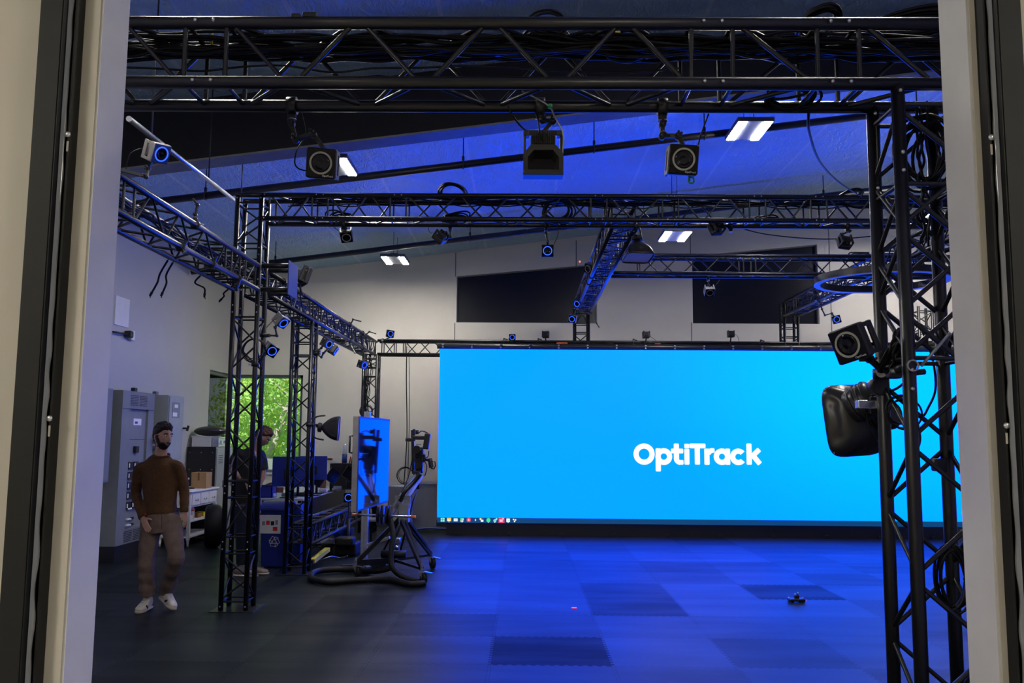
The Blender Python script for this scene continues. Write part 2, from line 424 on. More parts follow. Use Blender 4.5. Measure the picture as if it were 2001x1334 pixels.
def text_part(txt, size, parent, loc, rot, m, name='logo_text'):
    cu = bpy.data.curves.new(name, 'FONT'); cu.body = txt; cu.size = size; cu.align_x = 'CENTER'; cu.align_y = 'CENTER'; cu.extrude = .0004
    tmp = bpy.data.objects.new('tmp_text', cu); COL.objects.link(tmp); bpy.context.view_layer.update()
    me = bpy.data.meshes.new_from_object(tmp.evaluated_get(bpy.context.evaluated_depsgraph_get())); bpy.data.objects.remove(tmp)
    me.materials.clear(); me.materials.append(M[m]); o = bpy.data.objects.new(name, me); COL.objects.link(o); o.parent = parent
    o.location = loc; o.rotation_euler = rot; return o

# ------------------------------------------------------------------ the setting
XL, XR_, YB, YF0, YF1 = -5.6, 9.0, 16.86, 2.45, 2.60
CS, C0 = .1278, 5.43
def ceil_z(x): return C0 + CS*x
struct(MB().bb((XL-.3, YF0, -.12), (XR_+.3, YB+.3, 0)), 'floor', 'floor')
m = MB()
zl, zr = ceil_z(XL-.3), ceil_z(XR_+.3)
m.add([(XL-.3, YF0, zl), (XR_+.3, YF0, zr), (XR_+.3, YB+.3, zr), (XL-.3, YB+.3, zl),
       (XL-.3, YF0, zl+.3), (XR_+.3, YF0, zr+.3), (XR_+.3, YB+.3, zr+.3), (XL-.3, YB+.3, zl+.3)],
      [(0, 1, 2, 3), (7, 6, 5, 4), (0, 4, 5, 1), (1, 5, 6, 2), (2, 6, 7, 3), (3, 7, 4, 0)])
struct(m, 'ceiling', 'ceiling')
WZ0, WZ1, WY0, WX1 = .97, 2.83, 15.62, -4.24       # the corner window
def wall_slab(name, m_, quads):
    mb = MB()
    for a, b in quads: mb.bb(a, b)
    return struct(mb, name, m_)
H = 6.9
def slope_box(mb, x0, x1, y0, y1, z0, sink=.02):
    """box whose top follows the roof"""
    vs = [(x0, y0, z0), (x1, y0, z0), (x1, y1, z0), (x0, y1, z0), (x0, y0, ceil_z(x0)+.1), (x1, y0, ceil_z(x1)+.1), (x1, y1, ceil_z(x1)+.1), (x0, y1, ceil_z(x0)+.1)]
    return mb.add(vs, [(0, 3, 2, 1), (4, 5, 6, 7), (0, 1, 5, 4), (1, 2, 6, 5), (2, 3, 7, 6), (3, 0, 4, 7)])
mb = MB(); slope_box(mb, XL-.2, XL, YF0, WY0, 0); slope_box(mb, XL-.2, XL, WY0, YB, WZ1); mb.bb((XL-.2, WY0, 0), (XL, YB, WZ0))
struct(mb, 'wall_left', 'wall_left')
# back wall with two high openings and the corner window
HW = [(-1.30, 1.42, 3.87, 4.775, 5.03), (3.27, 5.70, 3.88, 5.20, 5.44)]   # x0 x1 sill, head left, head right
mb = MB()
y0, y1 = YB, YB+.2
mb.bb((XL-.2, y0, 0), (WX1, y1, WZ0)); slope_box(mb, XL-.2, WX1, y0, y1, WZ1)
slope_box(mb, WX1, HW[0][0], y0, y1, 0)
slope_box(mb, HW[0][1], HW[1][0], y0, y1, 0); slope_box(mb, HW[1][1], XR_+.2, y0, y1, 0)
for x0, x1, zb, za, zc in HW:
    mb.bb((x0, y0, 0), (x1, y1, zb))
    mb.add([(x0, y0, za), (x1, y0, zc), (x1, y1, zc), (x0, y1, za), (x0, y0, ceil_z(x0)+.1), (x1, y0, ceil_z(x1)+.1), (x1, y1, ceil_z(x1)+.1), (x0, y1, ceil_z(x0)+.1)],
           [(0, 3, 2, 1), (4, 5, 6, 7), (0, 1, 5, 4), (1, 2, 6, 5), (2, 3, 7, 6), (3, 0, 4, 7)])
struct(mb, 'wall_back', 'wall')
mb = MB(); slope_box(mb, XR_, XR_+.2, YF0, YB, 0); struct(mb, 'wall_right', 'wall')
# panel joints of the back wall
mb = MB()
for x, z0, z1 in ((-1.33, 3.0, 3.86), (-1.33, 4.77, 5.24), (3.24, 3.2, 3.9), (3.24, 5.2, 5.8), (5.93, 3.2, 6.1), (1.02, 4.98, 5.5)):
    mb.bb((x-.008, YB-.004, z0), (x+.008, YB+.001, z1))
struct(mb, 'trim_1', 'panel_dark')
# blacked-out high windows
for i, (x0, x1, zb, za, zc) in enumerate(HW):
    mb = MB(); mb.add([(x0, YB+.10, zb), (x1, YB+.10, zb), (x1, YB+.10, zc), (x0, YB+.10, za), (x0, YB+.16, zb), (x1, YB+.16, zb), (x1, YB+.16, zc), (x0, YB+.16, za)],
                     [(0, 1, 2, 3), (7, 6, 5, 4), (0, 4, 5, 1), (1, 5, 6, 2), (2, 6, 7, 3), (3, 7, 4, 0)])
    wnd = struct(mb, 'window_%d' % (i+1), 'window_dark')
    fr = MB()
    P = [V((x0, YB+.09, zb)), V((x1, YB+.09, zb)), V((x1, YB+.09, zc)), V((x0, YB+.09, za))]
    for k in range(4): fr.bar(P[k], P[(k+1) % 4], .03, .05, V((0, 1, 0)))
    fr.build('window_frame', 'panel', wnd)
# corner window: frame, sill and panes
mb = MB(); cx, cy = XL-.10, YB+.10
mb.bb((XL-.16, WY0, WZ1-.06), (XL-.04, YB+.16, WZ1)); mb.bb((XL-.04, YB+.04, WZ1-.06), (WX1, YB+.16, WZ1))
mb.bb((XL-.16, WY0, WZ0), (XL-.04, YB+.16, WZ0+.05)); mb.bb((XL-.04, YB+.04, WZ0), (WX1, YB+.16, WZ0+.05))
mb.bb((XL-.16, WY0, WZ0), (XL-.04, WY0+.05, WZ1)); mb.bb((WX1-.05, YB+.04, WZ0), (WX1, YB+.16, WZ1))
win = struct(mb, 'window_3', 'panel_dark')
MB().bb((XL-.11, WY0+.05, WZ0+.05), (XL-.10, YB+.09, WZ1-.06)).build('glass_pane', 'glass', win)
MB().bb((XL-.10, YB+.09, WZ0+.05), (WX1-.05, YB+.10, WZ1-.06)).build('glass_pane', 'glass', win)
mb = MB(); mb.bb((XL-.04, YB-.06, WZ0-.035), (WX1+.04, YB+.04, WZ0)); mb.bb((XL-.04, WY0-.04, WZ0-.035), (XL+.06, YB, WZ0)); mb.build('window_sill', 'white', win)
# front wall, seen from outside, with the roll-up opening
DX0, DX1, DZ = -1.243, 1.282, 3.6
mb = MB(); mb.bb((-7, YF0, 0), (DX0, YF1, 8)); mb.bb((DX1, YF0, 0), (10, YF1, 8)); mb.bb((DX0, YF0, DZ), (DX1, YF1, 8))
struct(mb, 'wall_front', 'beige')
mb = MB()
mb.bb((DX0-.045, YF0-.012, 0), (DX0, YF0, DZ)); mb.bb((DX1, YF0-.012, 0), (DX1+.016, YF0, DZ)); struct(mb, 'trim_2', 'beige')
mb = MB(); mb.bb((DX0, YF0-.006, 0), (DX0+.006, YF1+.006, DZ)); mb.bb((DX1-.006, YF0-.006, 0), (DX1, YF1+.006, DZ)); struct(mb, 'trim_3', 'white_trim')
mb = MB()
mb.bb((XL, YF1, 0), (XL+.012, WY0+1.2, .10)); struct(mb, 'baseboard_left', 'panel_dark')
mb = MB(); mb.bb((XL, YB-.012, 0), (XR_, YB, .10)); struct(mb, 'baseboard_back', 'panel_dark')
# the room the photograph is taken from: floor slab, walls and roof of the outer bay
mb = MB(); mb.bb((-7.2, -6, -.12), (10.2, YF0, 0)); struct(mb, 'floor_outer', 'concrete')
mb = MB(); mb.bb((-7.2, -6, 0), (-7, YF0, 6)); mb.bb((10, -6, 0), (10.2, YF0, 6)); mb.bb((-7.2, -6.2, 0), (10.2, -6, 6)); struct(mb, 'wall_outer', 'beige')
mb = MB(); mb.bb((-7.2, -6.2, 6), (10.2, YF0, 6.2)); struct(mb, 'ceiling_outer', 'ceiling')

# roll-up door guides, one thing each
def guide(sx, name_label):
    xo = DX0-.045 if sx < 0 else DX1+.016
    t = thing('door_guide_rail', name_label, 'door guide', (xo, YF0, 0))
    X = lambda a: xo + sx*a
    mb = MB(); mb.bb((X(0), YF0-.055, 0), (X(.006), YF0, 4.2)); mb.bb((X(0), YF0-.008, 0), (X(.05), YF0-.001, 4.2)); mb.build('inner_channel', 'guide', t)
    mb = MB(); mb.bb((X(.022), YF0-.085, 0), (X(.030), YF0-.008, 4.2)); mb.bb((X(.026), YF0-.088, 0), (X(.088), YF0-.080, 4.2)); mb.bb((X(.082), YF0-.085, 0), (X(.088), YF0, 4.2)); mb.build('angle_flange', 'guide', t)
    # vinyl weather strip, puckered towards the floor
    pts = []; n = 220
    vs, fs = [], []
    for i in range(n+1):
        z = 4.2*i/n; amp = .0022 if z > 2.1 else .0022+.0055*(2.1-z)/2.1
        wv = amp*math.sin(z*43+1.3*math.sin(z*7.1))*(.6+.4*math.sin(z*11))
        for k, (dx, dy) in enumerate(((.010, -.058), (.0135, -.050), (.017, -.058), (.0205, -.066))):
            edge = wv*(1.0 if k == 0 else .45 if k == 1 else .1)
            vs.append((X(dx-edge), YF0+dy, z))
    for i in range(n):
        for k in range(3): a = i*4+k; fs.append((a, a+1, a+5, a+4))
    MB().add(vs, fs, True).build('weather_strip', 'vinyl', t)
    for z in (.55, 1.72, 2.52):
        mb = MB(); mb.sphere((X(.004), YF0-.058, z), .0085, 12, 8, (1, .6, 1)); mb.build('bolt', 'bolt', t)
        mb = MB(); mb.rbox((X(.004), YF0-.0555, z-.034), (.006, .002, .030), .0009); mb.build('slot', 'beige', t)
    for z in (1.76, 2.42):
        MB().sphere((X(.093), YF0-.006, z), .005, 8, 6).build('screw', 'black', t)
    return t
guide(-1, 'black steel roll-up door guide with vinyl strip on the beige wall left of the opening')
guide(1, 'black steel roll-up door guide beside the hanging hoist chain, right of the opening')
# hoist chain
mb = MB(); z = 4.0; k = 0
cx0 = at(1986, 100, 2.40)
while z > 2.05:
    hl, rw = .0125, .0065; ax = V((1, 0, 0)) if k % 2 == 0 else V((0, 1, 0)); c = V((cx0.x+.0015*math.sin(z*5), 2.40, z))
    pts = []
    for q in range(12):
        a = 2*math.pi*q/12
        pts.append(c + ax*(rw*math.cos(a)) + V((0, 0, (hl-rw)*(1 if math.sin(a) > 0 else -1) + rw*math.sin(a))))
    mb.path(pts, .0022, 5, True); z -= .0185; k += 1
solo(mb, 'hoist_chain', 'chrome', 'galvanised hoist chain hanging on the beige wall at the far right edge', 'chain')

Y1_ = 3.25
# main frame beams under the roof, parallel to its slope
def beam(name, Y, drop, hgt, label):
    mb = MB()
    t = thing(name, label, 'beam', (0, Y, C0-drop))
    def web(mb, y0, y1, d0, d1):
        x0, x1 = XL, XR_
        vs = []
        for x in (x0, x1):
            z = ceil_z(x)
            for y in (y0, y1):
                for d in (d0, d1): vs.append((x, y, z-d))
        mb.add(vs, [(0, 1, 3, 2), (4, 6, 7, 5), (0, 4, 5, 1), (2, 3, 7, 6), (0, 2, 6, 4), (1, 5, 7, 3)])
    web(mb, Y-.012, Y+.012, -.03, hgt); mb.build('web_plate', 'beam', t)
    mb = MB(); web(mb, Y-.13, Y+.13, hgt, hgt+.02); mb.build('bottom_flange', 'flange', t)
    mb = MB(); web(mb, Y-.13, Y+.13, -.03, -.001); mb.build('top_flange', 'beam', t)
    return t
beam('roof_beam', 8.45, .6, .66, 'deep black steel roof beam behind the near truss')
beam('roof_beam', 3.78, .6, .50, 'black steel roof beam at the top left corner over the near truss')
# sprinkler pipes with their hangers
def sprinkler(Y, drop, label, hx, r=.045):
    t = thing('sprinkler_pipe', label, 'pipe', (0, Y, C0-drop))
    a, b = V((XL+.05, Y, ceil_z(XL+.05)-drop)), V((XR_-.05, Y, ceil_z(XR_-.05)-drop))
    MB().tube(a, b, r, n=14).build('pipe_run', 'pipe', t)
    for x in hx:
        z = ceil_z(x)-drop
        mb = MB(); mb.tube((x, Y, z+r), (x, Y, ceil_z(x)+.02), .007); mb.path([(x, Y+math.cos(q)*(r+.006), z+math.sin(q)*(r+.006)) for q in np.linspace(0, 2*math.pi, 15)[:-1]], .008, 5, True)
        mb.rbox((x, Y, z+r+.03), (.03, .03, .06), .006); mb.build('hanger', 'pipe', t)
    return t
sprinkler(10.45, .35, 'black sprinkler pipe crossing the ceiling just behind the big roof beam', (-3.9, -.75, .85, 2.2, 4.8))
sprinkler(14.40, .35, 'black sprinkler pipe along the far end of the ceiling by the back wall', (-4.15, -.9, 2.0, 5.0))
for nm, m_, lab, p, sz in (('cable_tag', 'yellow', 'small yellow tag on the cables in the near truss at the left', at(414, 76, Y1_+.14), (.008, .01, .05)), ('cable_tag', 'yellow', 'small yellow tag on the cables in the near truss above the hooded light', at(1207, 62, Y1_+.14), (.022, .01, .018)), ('small_box', 'black', 'tiny black box standing on the near truss, left one', at(580, 34, Y1_), (.035, .04, .018)), ('small_box', 'black', 'tiny black box standing on the near truss, right one', at(607, 32, Y1_), (.056, .04, .022))):
    mb = MB(); mb.rbox(p, sz, min(sz)*.25); solo(mb, nm, m_, lab, 'tag' if nm == 'cable_tag' else 'box')
# thin conduit running away along the roof on the left
t = thing('roof_conduit', 'thin blue-lit conduit running away under the ceiling above the left truss', 'conduit', (-2.9, 6, 4.6))
pa, pb = at(252, 232, 5.6), at(480, 408, 10.0)
MB().tube(pa, pb, .020, n=10).build('channel', 'alu', t)
for q in (.12, .55, .93):
    p = pa.lerp(pb, q); MB().tube(p, (p.x, p.y, ceil_z(p.x)+.02), .006).build('hanger_rod', 'pipe', t)

# LED high-bay fixtures
def fixture(X, Y, label, drop=.5):
    z = ceil_z(X)-drop
    t = thing('high_bay_light', label, 'ceiling light', (X, Y, z), None, 'LED high-bay lights')
    mb = MB(); mb.rbox((X, Y, z+.035), (.42, .66, .05), .01); mb.build('housing', 'panel_dark', t)
    mb = MB(); mb.rbox((X, Y, z+.085), (.14, .3, .06), .01); mb.build('driver_box', 'steel', t)
    for sx in (-1, 1): MB().bb((X+sx*.145-.046, Y-.31, z+.002), (X+sx*.145+.046, Y+.31, z+.010)).build('diffuser', 'diffuser', t)
    for sy in (-.22, .22): MB().tube((X, Y+sy, z+.06), (X, Y+sy, ceil_z(X)+.02), .004, n=6).build('hanging_wire', 'pipe', t)
    return t
fixture(2.64, 10.05, 'twin-panel LED high-bay light shining right under the near truss, by the roof beam')
fixture(-2.13, 9.55, 'twin-panel LED high-bay light half hidden behind the hanging square camera on the left', .5)
fixture(-2.22, 14.9, 'twin-panel LED high-bay light on wires in front of the back wall, left of the windows', .47)
fixture(2.26, 12.95, 'twin-panel LED high-bay light below the portal truss, above the middle of the back wall', 1.05)
fixture(-2.13, 4.75, 'twin-panel LED high-bay light above the near end of the left side truss', .5)
fixture(2.64, 5.25, 'twin-panel LED high-bay light above the near right tower', .5)
fixture(7.0, 15.0, 'twin-panel LED high-bay light seen through the near right tower', .85)
for lx in (-4.2, 4.4):  # unseen fill lamps, added to brighten the door wall, jambs and figure
    t = thing('fill_lamp', 'added unseen fill lamp in the outer bay, %s of the door' % ('left' if lx < 0 else 'right'), 'ceiling light', (lx, -2.2, 4.4))
    MB().rbox((lx, -2.2, 4.52), (1.3, 1.3, .1), .02).build('housing', 'white', t)
    MB().bb((lx-.6, -2.8, 4.455), (lx+.6, -1.6, 4.465)).build('diffuser', 'diffuser_fill', t)
    MB().tube((lx, -2.2, 4.55), (lx, -2.2, 5.995), .02).build('stem', 'steel', t)

# the garden outside the corner window
mb = MB(); mb.bb((-30, YB+.6, -.4), (14, 50, -.1)); mb.bb((-30, -6, -.4), (XL-.5, YB+.6, -.1)); struct(mb, 'ground_outside', 'grass')
mb = MB(); mb.bb((-12, 18.9, -.1), (-2.2, 19.1, 1.17)); struct(mb, 'wall_garden', 'whiteout')
mb = MB(); mb.tube((-4.86, 18.6, -.1), (-4.86, 18.6, 1.10), .07, n=12); solo(mb, 'bollard', 'yellow', 'yellow bollard outside the corner window', 'bollard')
rng = np.random.default_rng(5)
def tree(loc, h, r, n, mats, label, lean=(0, 0), trunk=.14):
    t = thing('tree', label, 'tree', loc, None, 'trees outside the window')
    b = V(loc); top = b + V((lean[0], lean[1], h*.75)); mb = MB()
    mb.path(catmull([b, b.lerp(top, .35)+V((.1, 0, 0)), b.lerp(top, .7)-V((.08, 0, 0)), top], 5), [trunk*(1-.6*i/15) for i in range(16)], 8)
    for q in range(5):
        a = q*1.3; p = b.lerp(top, .55+.09*q); mb.tube(p, p+V((math.cos(a)*r*.7, math.sin(a)*r*.7, r*.5)), trunk*.35, .015, 6)
    mb.build('trunk', 'bark', t)
    for m_, frac in mats:
        k = int(n*frac*2.2); d = rng.normal(size=(k, 3)); d /= np.linalg.norm(d, axis=1)[:, None]
        rad = r*(.55+.45*rng.random(k)**.5)*(1+.25*np.sin(d[:, 0]*5+d[:, 2]*4))
        c = d*rad[:, None]; c[:, 2] *= h*.5/r; c += np.array([b.x+lean[0]*.8, b.y+lean[1]*.8, b.z+h*.55])
        u = rng.normal(size=(k, 3)); u /= np.linalg.norm(u, axis=1)[:, None]
        v = np.cross(u, rng.normal(size=(k, 3))); v /= np.linalg.norm(v, axis=1)[:, None]
        s = (.03+.045*rng.random(k))[:, None]
        q = np.stack([c-u*s*1.3, c+v*s*.6, c+u*s*1.3, c-v*s*.6], 1).reshape(-1, 3)
        me = bpy.data.meshes.new('foliage'); inv = np.array(b)
        me.from_pydata((q-inv).tolist(), [], np.arange(4*k).reshape(-1, 4).tolist()); me.materials.append(M[m_])
        o = bpy.data.objects.new('foliage', me); COL.objects.link(o); o.parent = t
    return t
tree((-7.6, 22.5, -.1), 5.2, 2.3, 7000, (('leaf', .6), ('leaf_yellow', .4)), 'yellow-green tree nearest behind the white garden wall')
tree((-10.6, 24.5, -.1), 6.4, 2.6, 7000, (('leaf', .7), ('leaf_dark', .3)), 'green tree seen through the left pane of the corner window')
tree((-5.2, 25.0, -.1), 6.8, 2.6, 8000, (('leaf', .5), ('leaf_yellow', .5)), 'bright tree behind the right edge of the corner window')
tree((-13.5, 23.0, -.1), 6.0, 2.6, 6000, (('leaf', .7), ('leaf_yellow', .3)), 'leafy tree at the far left outside, in the left pane')
tree((-8.4, 30.0, -.1), 9.5, 4.2, 9000, (('leaf', .6), ('leaf_dark', .4)), 'tall tree standing furthest back outside')
tree((-6.6, 20.6, -.1), 4.2, 1.1, 1600, (('leaf', 1.),), 'small tree with a pale leaning trunk outside the window', (1.5, 0), .11)

# ------------------------------------------------------------------ trusses (square box truss, 50 mm chords at 240 mm)
G = .24
AX = {'x': (V((1, 0, 0)), V((0, 1, 0)), V((0, 0, 1))), 'y': (V((0, 1, 0)), V((1, 0, 0)), V((0, 0, 1))), 'z': (V((0, 0, 1)), V((1, 0, 0)), V((0, 1, 0)))}
def truss(name, label, axis, o, a0, a1, joints=(), group=None, cr=.025, br=.0095, ph=0, cat='truss', n=12, bolts=False):
    """o = the low corner chord line (two cross coordinates), a0..a1 = extent along the axis"""
    A, B, Cc = AX[axis]
    P = lambda s, i, j: A*s + B*(o[0]+G*i) + Cc*(o[1]+G*j)
    base = P(a0, .5, .5) if axis != 'z' else V((o[0]+G/2, o[1]+G/2, a0))
    t = thing(name, label, cat, base, None, group)
    for i in (0, 1):
        for j in (0, 1): MB().tube(P(a0, i, j), P(a1, i, j), cr, n=n).build('chord', 'truss', t)
    mb = MB(); bm_ = MB()
    js = [a0] + [q for q in joints if a0 < q < a1] + [a1]
    faces = [((0, 0), (1, 0)), ((1, 0), (1, 1)), ((1, 1), (0, 1)), ((0, 1), (0, 0))]
    for k in range(len(js)-1):
        s0, s1 = js[k]+.08, js[k+1]-.08
        if s1-s0 < .12: continue
        nn = max(1, round((s1-s0)/.25))
        for fi, (p, q) in enumerate(faces):
            for s in (s0, s1): mb.tube(P(s, *p), P(s, *q), br, n=6, caps=False)
            for m_ in range(nn):
                u0, u1 = s0+(s1-s0)*m_/nn, s0+(s1-s0)*(m_+1)/nn
                e = .018
                if (m_+fi+ph) % 2: mb.tube(P(u0+e, *p), P(u1-e, *q), br, n=6, caps=False)
                else: mb.tube(P(u0+e, *q), P(u1-e, *p), br, n=6, caps=False)
    for p in ((0, 0), (1, 0), (1, 1), (0, 1)): mb.tube(P(a0+.02, *p), P(a1-.02, *p), .008, n=5)
    mb.build('lattice_bracing', 'truss', t)
    if bolts:
        f = {'x': -1, 'z': -1}.get(axis, 1)
        for q in js:
            for (i, j) in ((0, 0), (0, 1)) if axis == 'x' else ((0, 0), (1, 0), (0, 1)):
                for dq in (-.035, .035):
                    if not a0-.01 < q+dq < a1+.01: continue
                    if axis == 'x': c = P(q+dq, i, j) - B*(cr+.001)
                    else: c = P(q+dq, i, j) - Cc*(cr+.001)
                    MB().sphere(c, .0078, 8, 5).build('joint_bolt', 'bolt', t)
    return t
def plate(t, x0, y0, name='base_plate'):
    MB().bb((x0-.09, y0-.07, 0), (x0+G+.09, y0+G+.11, .008)).build(name, 'satin', t)

Y1, ZT1 = 3.25, 3.270          # near truss: front chord plane, upper chord height
jA = [at(399, 150, Y1).x, at(1392, 150, Y1).x, at(1640, 150, Y1).x]
XRT = at(1808, 1334, Y1).x - .012
truss('near_truss', 'near black box truss crossing the whole top of the picture behind the door opening', 'x', (Y1, ZT1-G), -2.9, XRT+G+.3, [-2.17]+jA, bolts=True)
TR = truss('near_tower', 'near black truss tower standing at the right side of the door opening', 'z', (XRT, Y1), .012, ZT1-G, (.62, 2.72, 1.9), ph=1, bolts=True)
plate(TR, XRT, Y1)
XA, YA, ZP, ZS = -2.88, 8.60, 4.078, 3.354     # left towers, portal height, side-truss height
TA = truss('tower', 'black truss tower on a floor plate, second from the left, beside the walking man', 'z', (XA, YA), .012, ZP, (.62, 1.15, 2.92, 3.18, 3.5), ph=1, bolts=True)
plate(TA, XA, YA)
for j in (0, 1): MB().tube((XA-.02, YA+G*j, ZP), (XA+G+.02, YA+G*j, ZP), .025, n=12).build('chord', 'truss', TA)
YE = 10.86
TE = truss('tower', 'black truss tower behind the recycling bin, holding a small dome light', 'z', (XA, YE), .012, ZS-G, (.62, 2.75))
plate(TE, XA, YE)
YC = 15.43
truss('tower', 'black truss tower at the far end of the left truss, above the tilted display', 'z', (XA+.06, YC), .012, ZS-G, (1.6, 2.8))
truss('portal_truss', 'black box truss spanning the middle of the room at portal height', 'x', (YA, ZP-G), XA+G, 4.98, [-2.05, at(778, 400, YA).x, at(1170, 400, YA).x, at(1310, 400, YA).x, at(1480, 400, YA).x, at(1600, 400, YA).x], bolts=True)
truss('side_truss', 'blue-lit truss along the left side, running from the door to the left tower', 'y', (XA, ZS-G), Y1+G, YA-.03, [5.2, 5.7, 7.7, 8.1], n=10)
truss('side_truss', 'blue-lit truss along the left side, running from the left tower to the far corner', 'y', (XA, ZS-G), YA+G+.03, YC+G, [9.3, 10.8, 11.25, 13.3, 14.9], n=10)
t = truss('stub_truss', 'short truss stub with a square blue end plate on the left tower', 'x', (YA, ZS-G), XA+G+.03, -2.33, ())
MB().bb((-2.335, YA-.05, ZS-G-.05), (-2.325, YA+G+.05, ZS+.05)).build('end_plate', 'bluepaint', t)
XM = .91
truss('centre_truss', 'bright blue-lit truss running away to the back above the middle of the room', 'y', (XM, ZP-G), YA+G+.03, YC-.02, [9.4, 11.3, 11.8, 13.4], n=10)
truss('tower', 'black truss tower behind the LED wall under the end of the centre truss', 'z', (XM, YC), .012, ZP, (3.6,))
Y5 = 11.45
truss('cross_truss', 'black truss crossing behind the portal truss from the centre truss to the right', 'x', (Y5, ZP-G), XM+G+.03, 6.8, [1.45, at(1465, 520, Y5).x, 5.0], n=10)
X6 = 4.60
truss('side_truss', 'blue-lit truss running away on the right above the LED wall', 'y', (X6, ZP-G), YA+G+.03, YC, [9.2, 11.2, 13.2, 14.8], n=10)
truss('tower', 'black truss tower behind the LED wall under the right truss', 'z', (X6, YC), .012, ZP, (3.55,))
truss('tower', 'dim truss tower at the far right behind the near tower', 'z', (7.05, YC+.2), .012, 4.05, (3.5,))
t8 = truss('back_truss', 'thin black truss from the far left corner tower to the top of the LED wall', 'x', (YC, ZS-G), XA+.06+G, SX1, [-2.2, .5, 2.5, 4.5, 6.5], n=10)
truss('floor_rail_truss', 'low blue-lit truss between the two rear left towers, close to the floor', 'y', (XA, .33), YE+G+.03, YC-.02, [11.5, 13.5], n=10)

# ------------------------------------------------------------------ the LED wall
t = thing('led_wall', 'huge bright blue LED wall with a white logo and a taskbar along its bottom', 'screen', (3.0, SY, 0))
MB().bb((SX0, SY, SZ0), (SX1, SY+.012, SZ1)).build('display_face', 'screen', t)
MB().bb((SX0, SY+.013, SZ0), (SX1, SY+.10, SZ1)).build('cabinet_frame', 'black', t)
mb = MB(); mb.bb((SX0+.15, SY+.04, .0), (SX1-.15, SY+.10, SZ0))
for k in range(10): mb.bb((SX0+.3+k*.9, SY+.0, 0), (SX0+.36+k*.9, SY+.30, .05))
mb.build('stand_base', 'black', t)
mb = MB(); mb.bb((SX0, SY-.004, SZ0), (SX1, SY-.001, SZ0+.088)); tb = mb.build('taskbar', 'taskbar', t)
# taskbar icons
ICON = [(863, 1014)]
def ico(px, name, shapes):
    for cname, col, kind, dx, dz, a, b in shapes:
        c = at(px, 1014, SY); c = V((c.x+dx, SY-.006, SZ0+.047+dz)); mb = MB()
        if kind == 'b': mb.bb((c.x-a, SY-.006, c.z-b), (c.x+a, SY-.0045, c.z+b))
        else: mb.tube((c.x, SY-.0045, c.z), (c.x, SY-.0062, c.z), a, n=16)
        key = 'icon_'+cname
        if key not in M: M[key] = emis(key, col)
        mb.build(name, M[key], tb)
W_ = ('white', (1, 1, 1))
O_ = ('amber', (1, .55, .12)); T_ = ('teal', (.25, .85, .8)); G_ = ('green', (.05, .75, .35)); R_ = ('red', (.9, .05, .12)); P_ = ('pale', (.75, .85, 1.)); D_ = ('dark', (.05, .08, .2)); Y_ = ('gold', (1, .8, .3))
ico(865, 'window_icon', [(*T_, 'b', sx*.018, sz*.018, .015, .015) for sx in (-1, 1) for sz in (-1, 1)])
ico(877.5, 'folder_icon', [(*O_, 'b', 0, .006, .036, .028), (*W_, 'b', 0, -.008, .022, .014)])
ico(890.5, 'mail_icon', [(*P_, 'b', 0, 0, .034, .024), (*T_, 'b', 0, .008, .026, .009)])
ico(903, 'palette_icon', [(*G_, 'b', -.016, .012, .014, .02), (*Y_, 'b', -.016, -.02, .014, .01), (*T_, 'c', .014, .012, .018, 0), (*W_, 'c', .012, -.018, .011, 0)])
ico(916, 'browser_icon', [(*R_, 'c', 0, .004, .036, 0), (*G_, 'b', -.016, -.014, .014, .013), (*Y_, 'b', .014, -.010, .014, .018), (*W_, 'c', 0, 0, .016, 0)])
ico(929, 'arrow_icon', [(*P_, 'b', -.002, 0, .006, .018), (*P_, 'b', .008, 0, .005, .009)])
ico(941, 'puzzle_icon', [(*Y_, 'b', -.016, .016, .016, .016), (*W_, 'b', .01, -.012, .022, .018), (*D_, 'c', .02, .02, .013, 0)])
ico(954.5, 'music_icon', [(*G_, 'c', 0, 0, .036, 0)])
ico(968, 'gear_icon', [(*T_, 'c', -.008, -.008, .026, 0), (*T_, 'c', .02, .02, .017, 0), (*D_, 'c', -.008, -.008, .009, 0)])
ico(980, 'alert_icon', [(*R_, 'b', 0, 0, .050, .043), (*P_, 'b', -.006, -.006, .026, .02), (*W_, 'c', .026, .024, .010, 0)])
ico(993, 'note_icon', [(*W_, 'b', 0, 0, .030, .03), (*G_, 'b', .004, -.006, .012, .012)])
ico(1005.5, 'network_icon', [(*W_, 'c', -.018, .014, .013, 0), (*W_, 'c', .018, .008, .013, 0), (*W_, 'c', 0, -.02, .013, 0), (*O_, 'b', 0, 0, .006, .006)])
for px in (877.5, 903, 954.5, 967, 993):
    c = at(px, 1019, SY); MB().tube((c.x, SY-.0045, SZ0+.010), (c.x, SY-.006, SZ0+.010), .007, n=8).build('running_dot', M['icon_white'], tb)
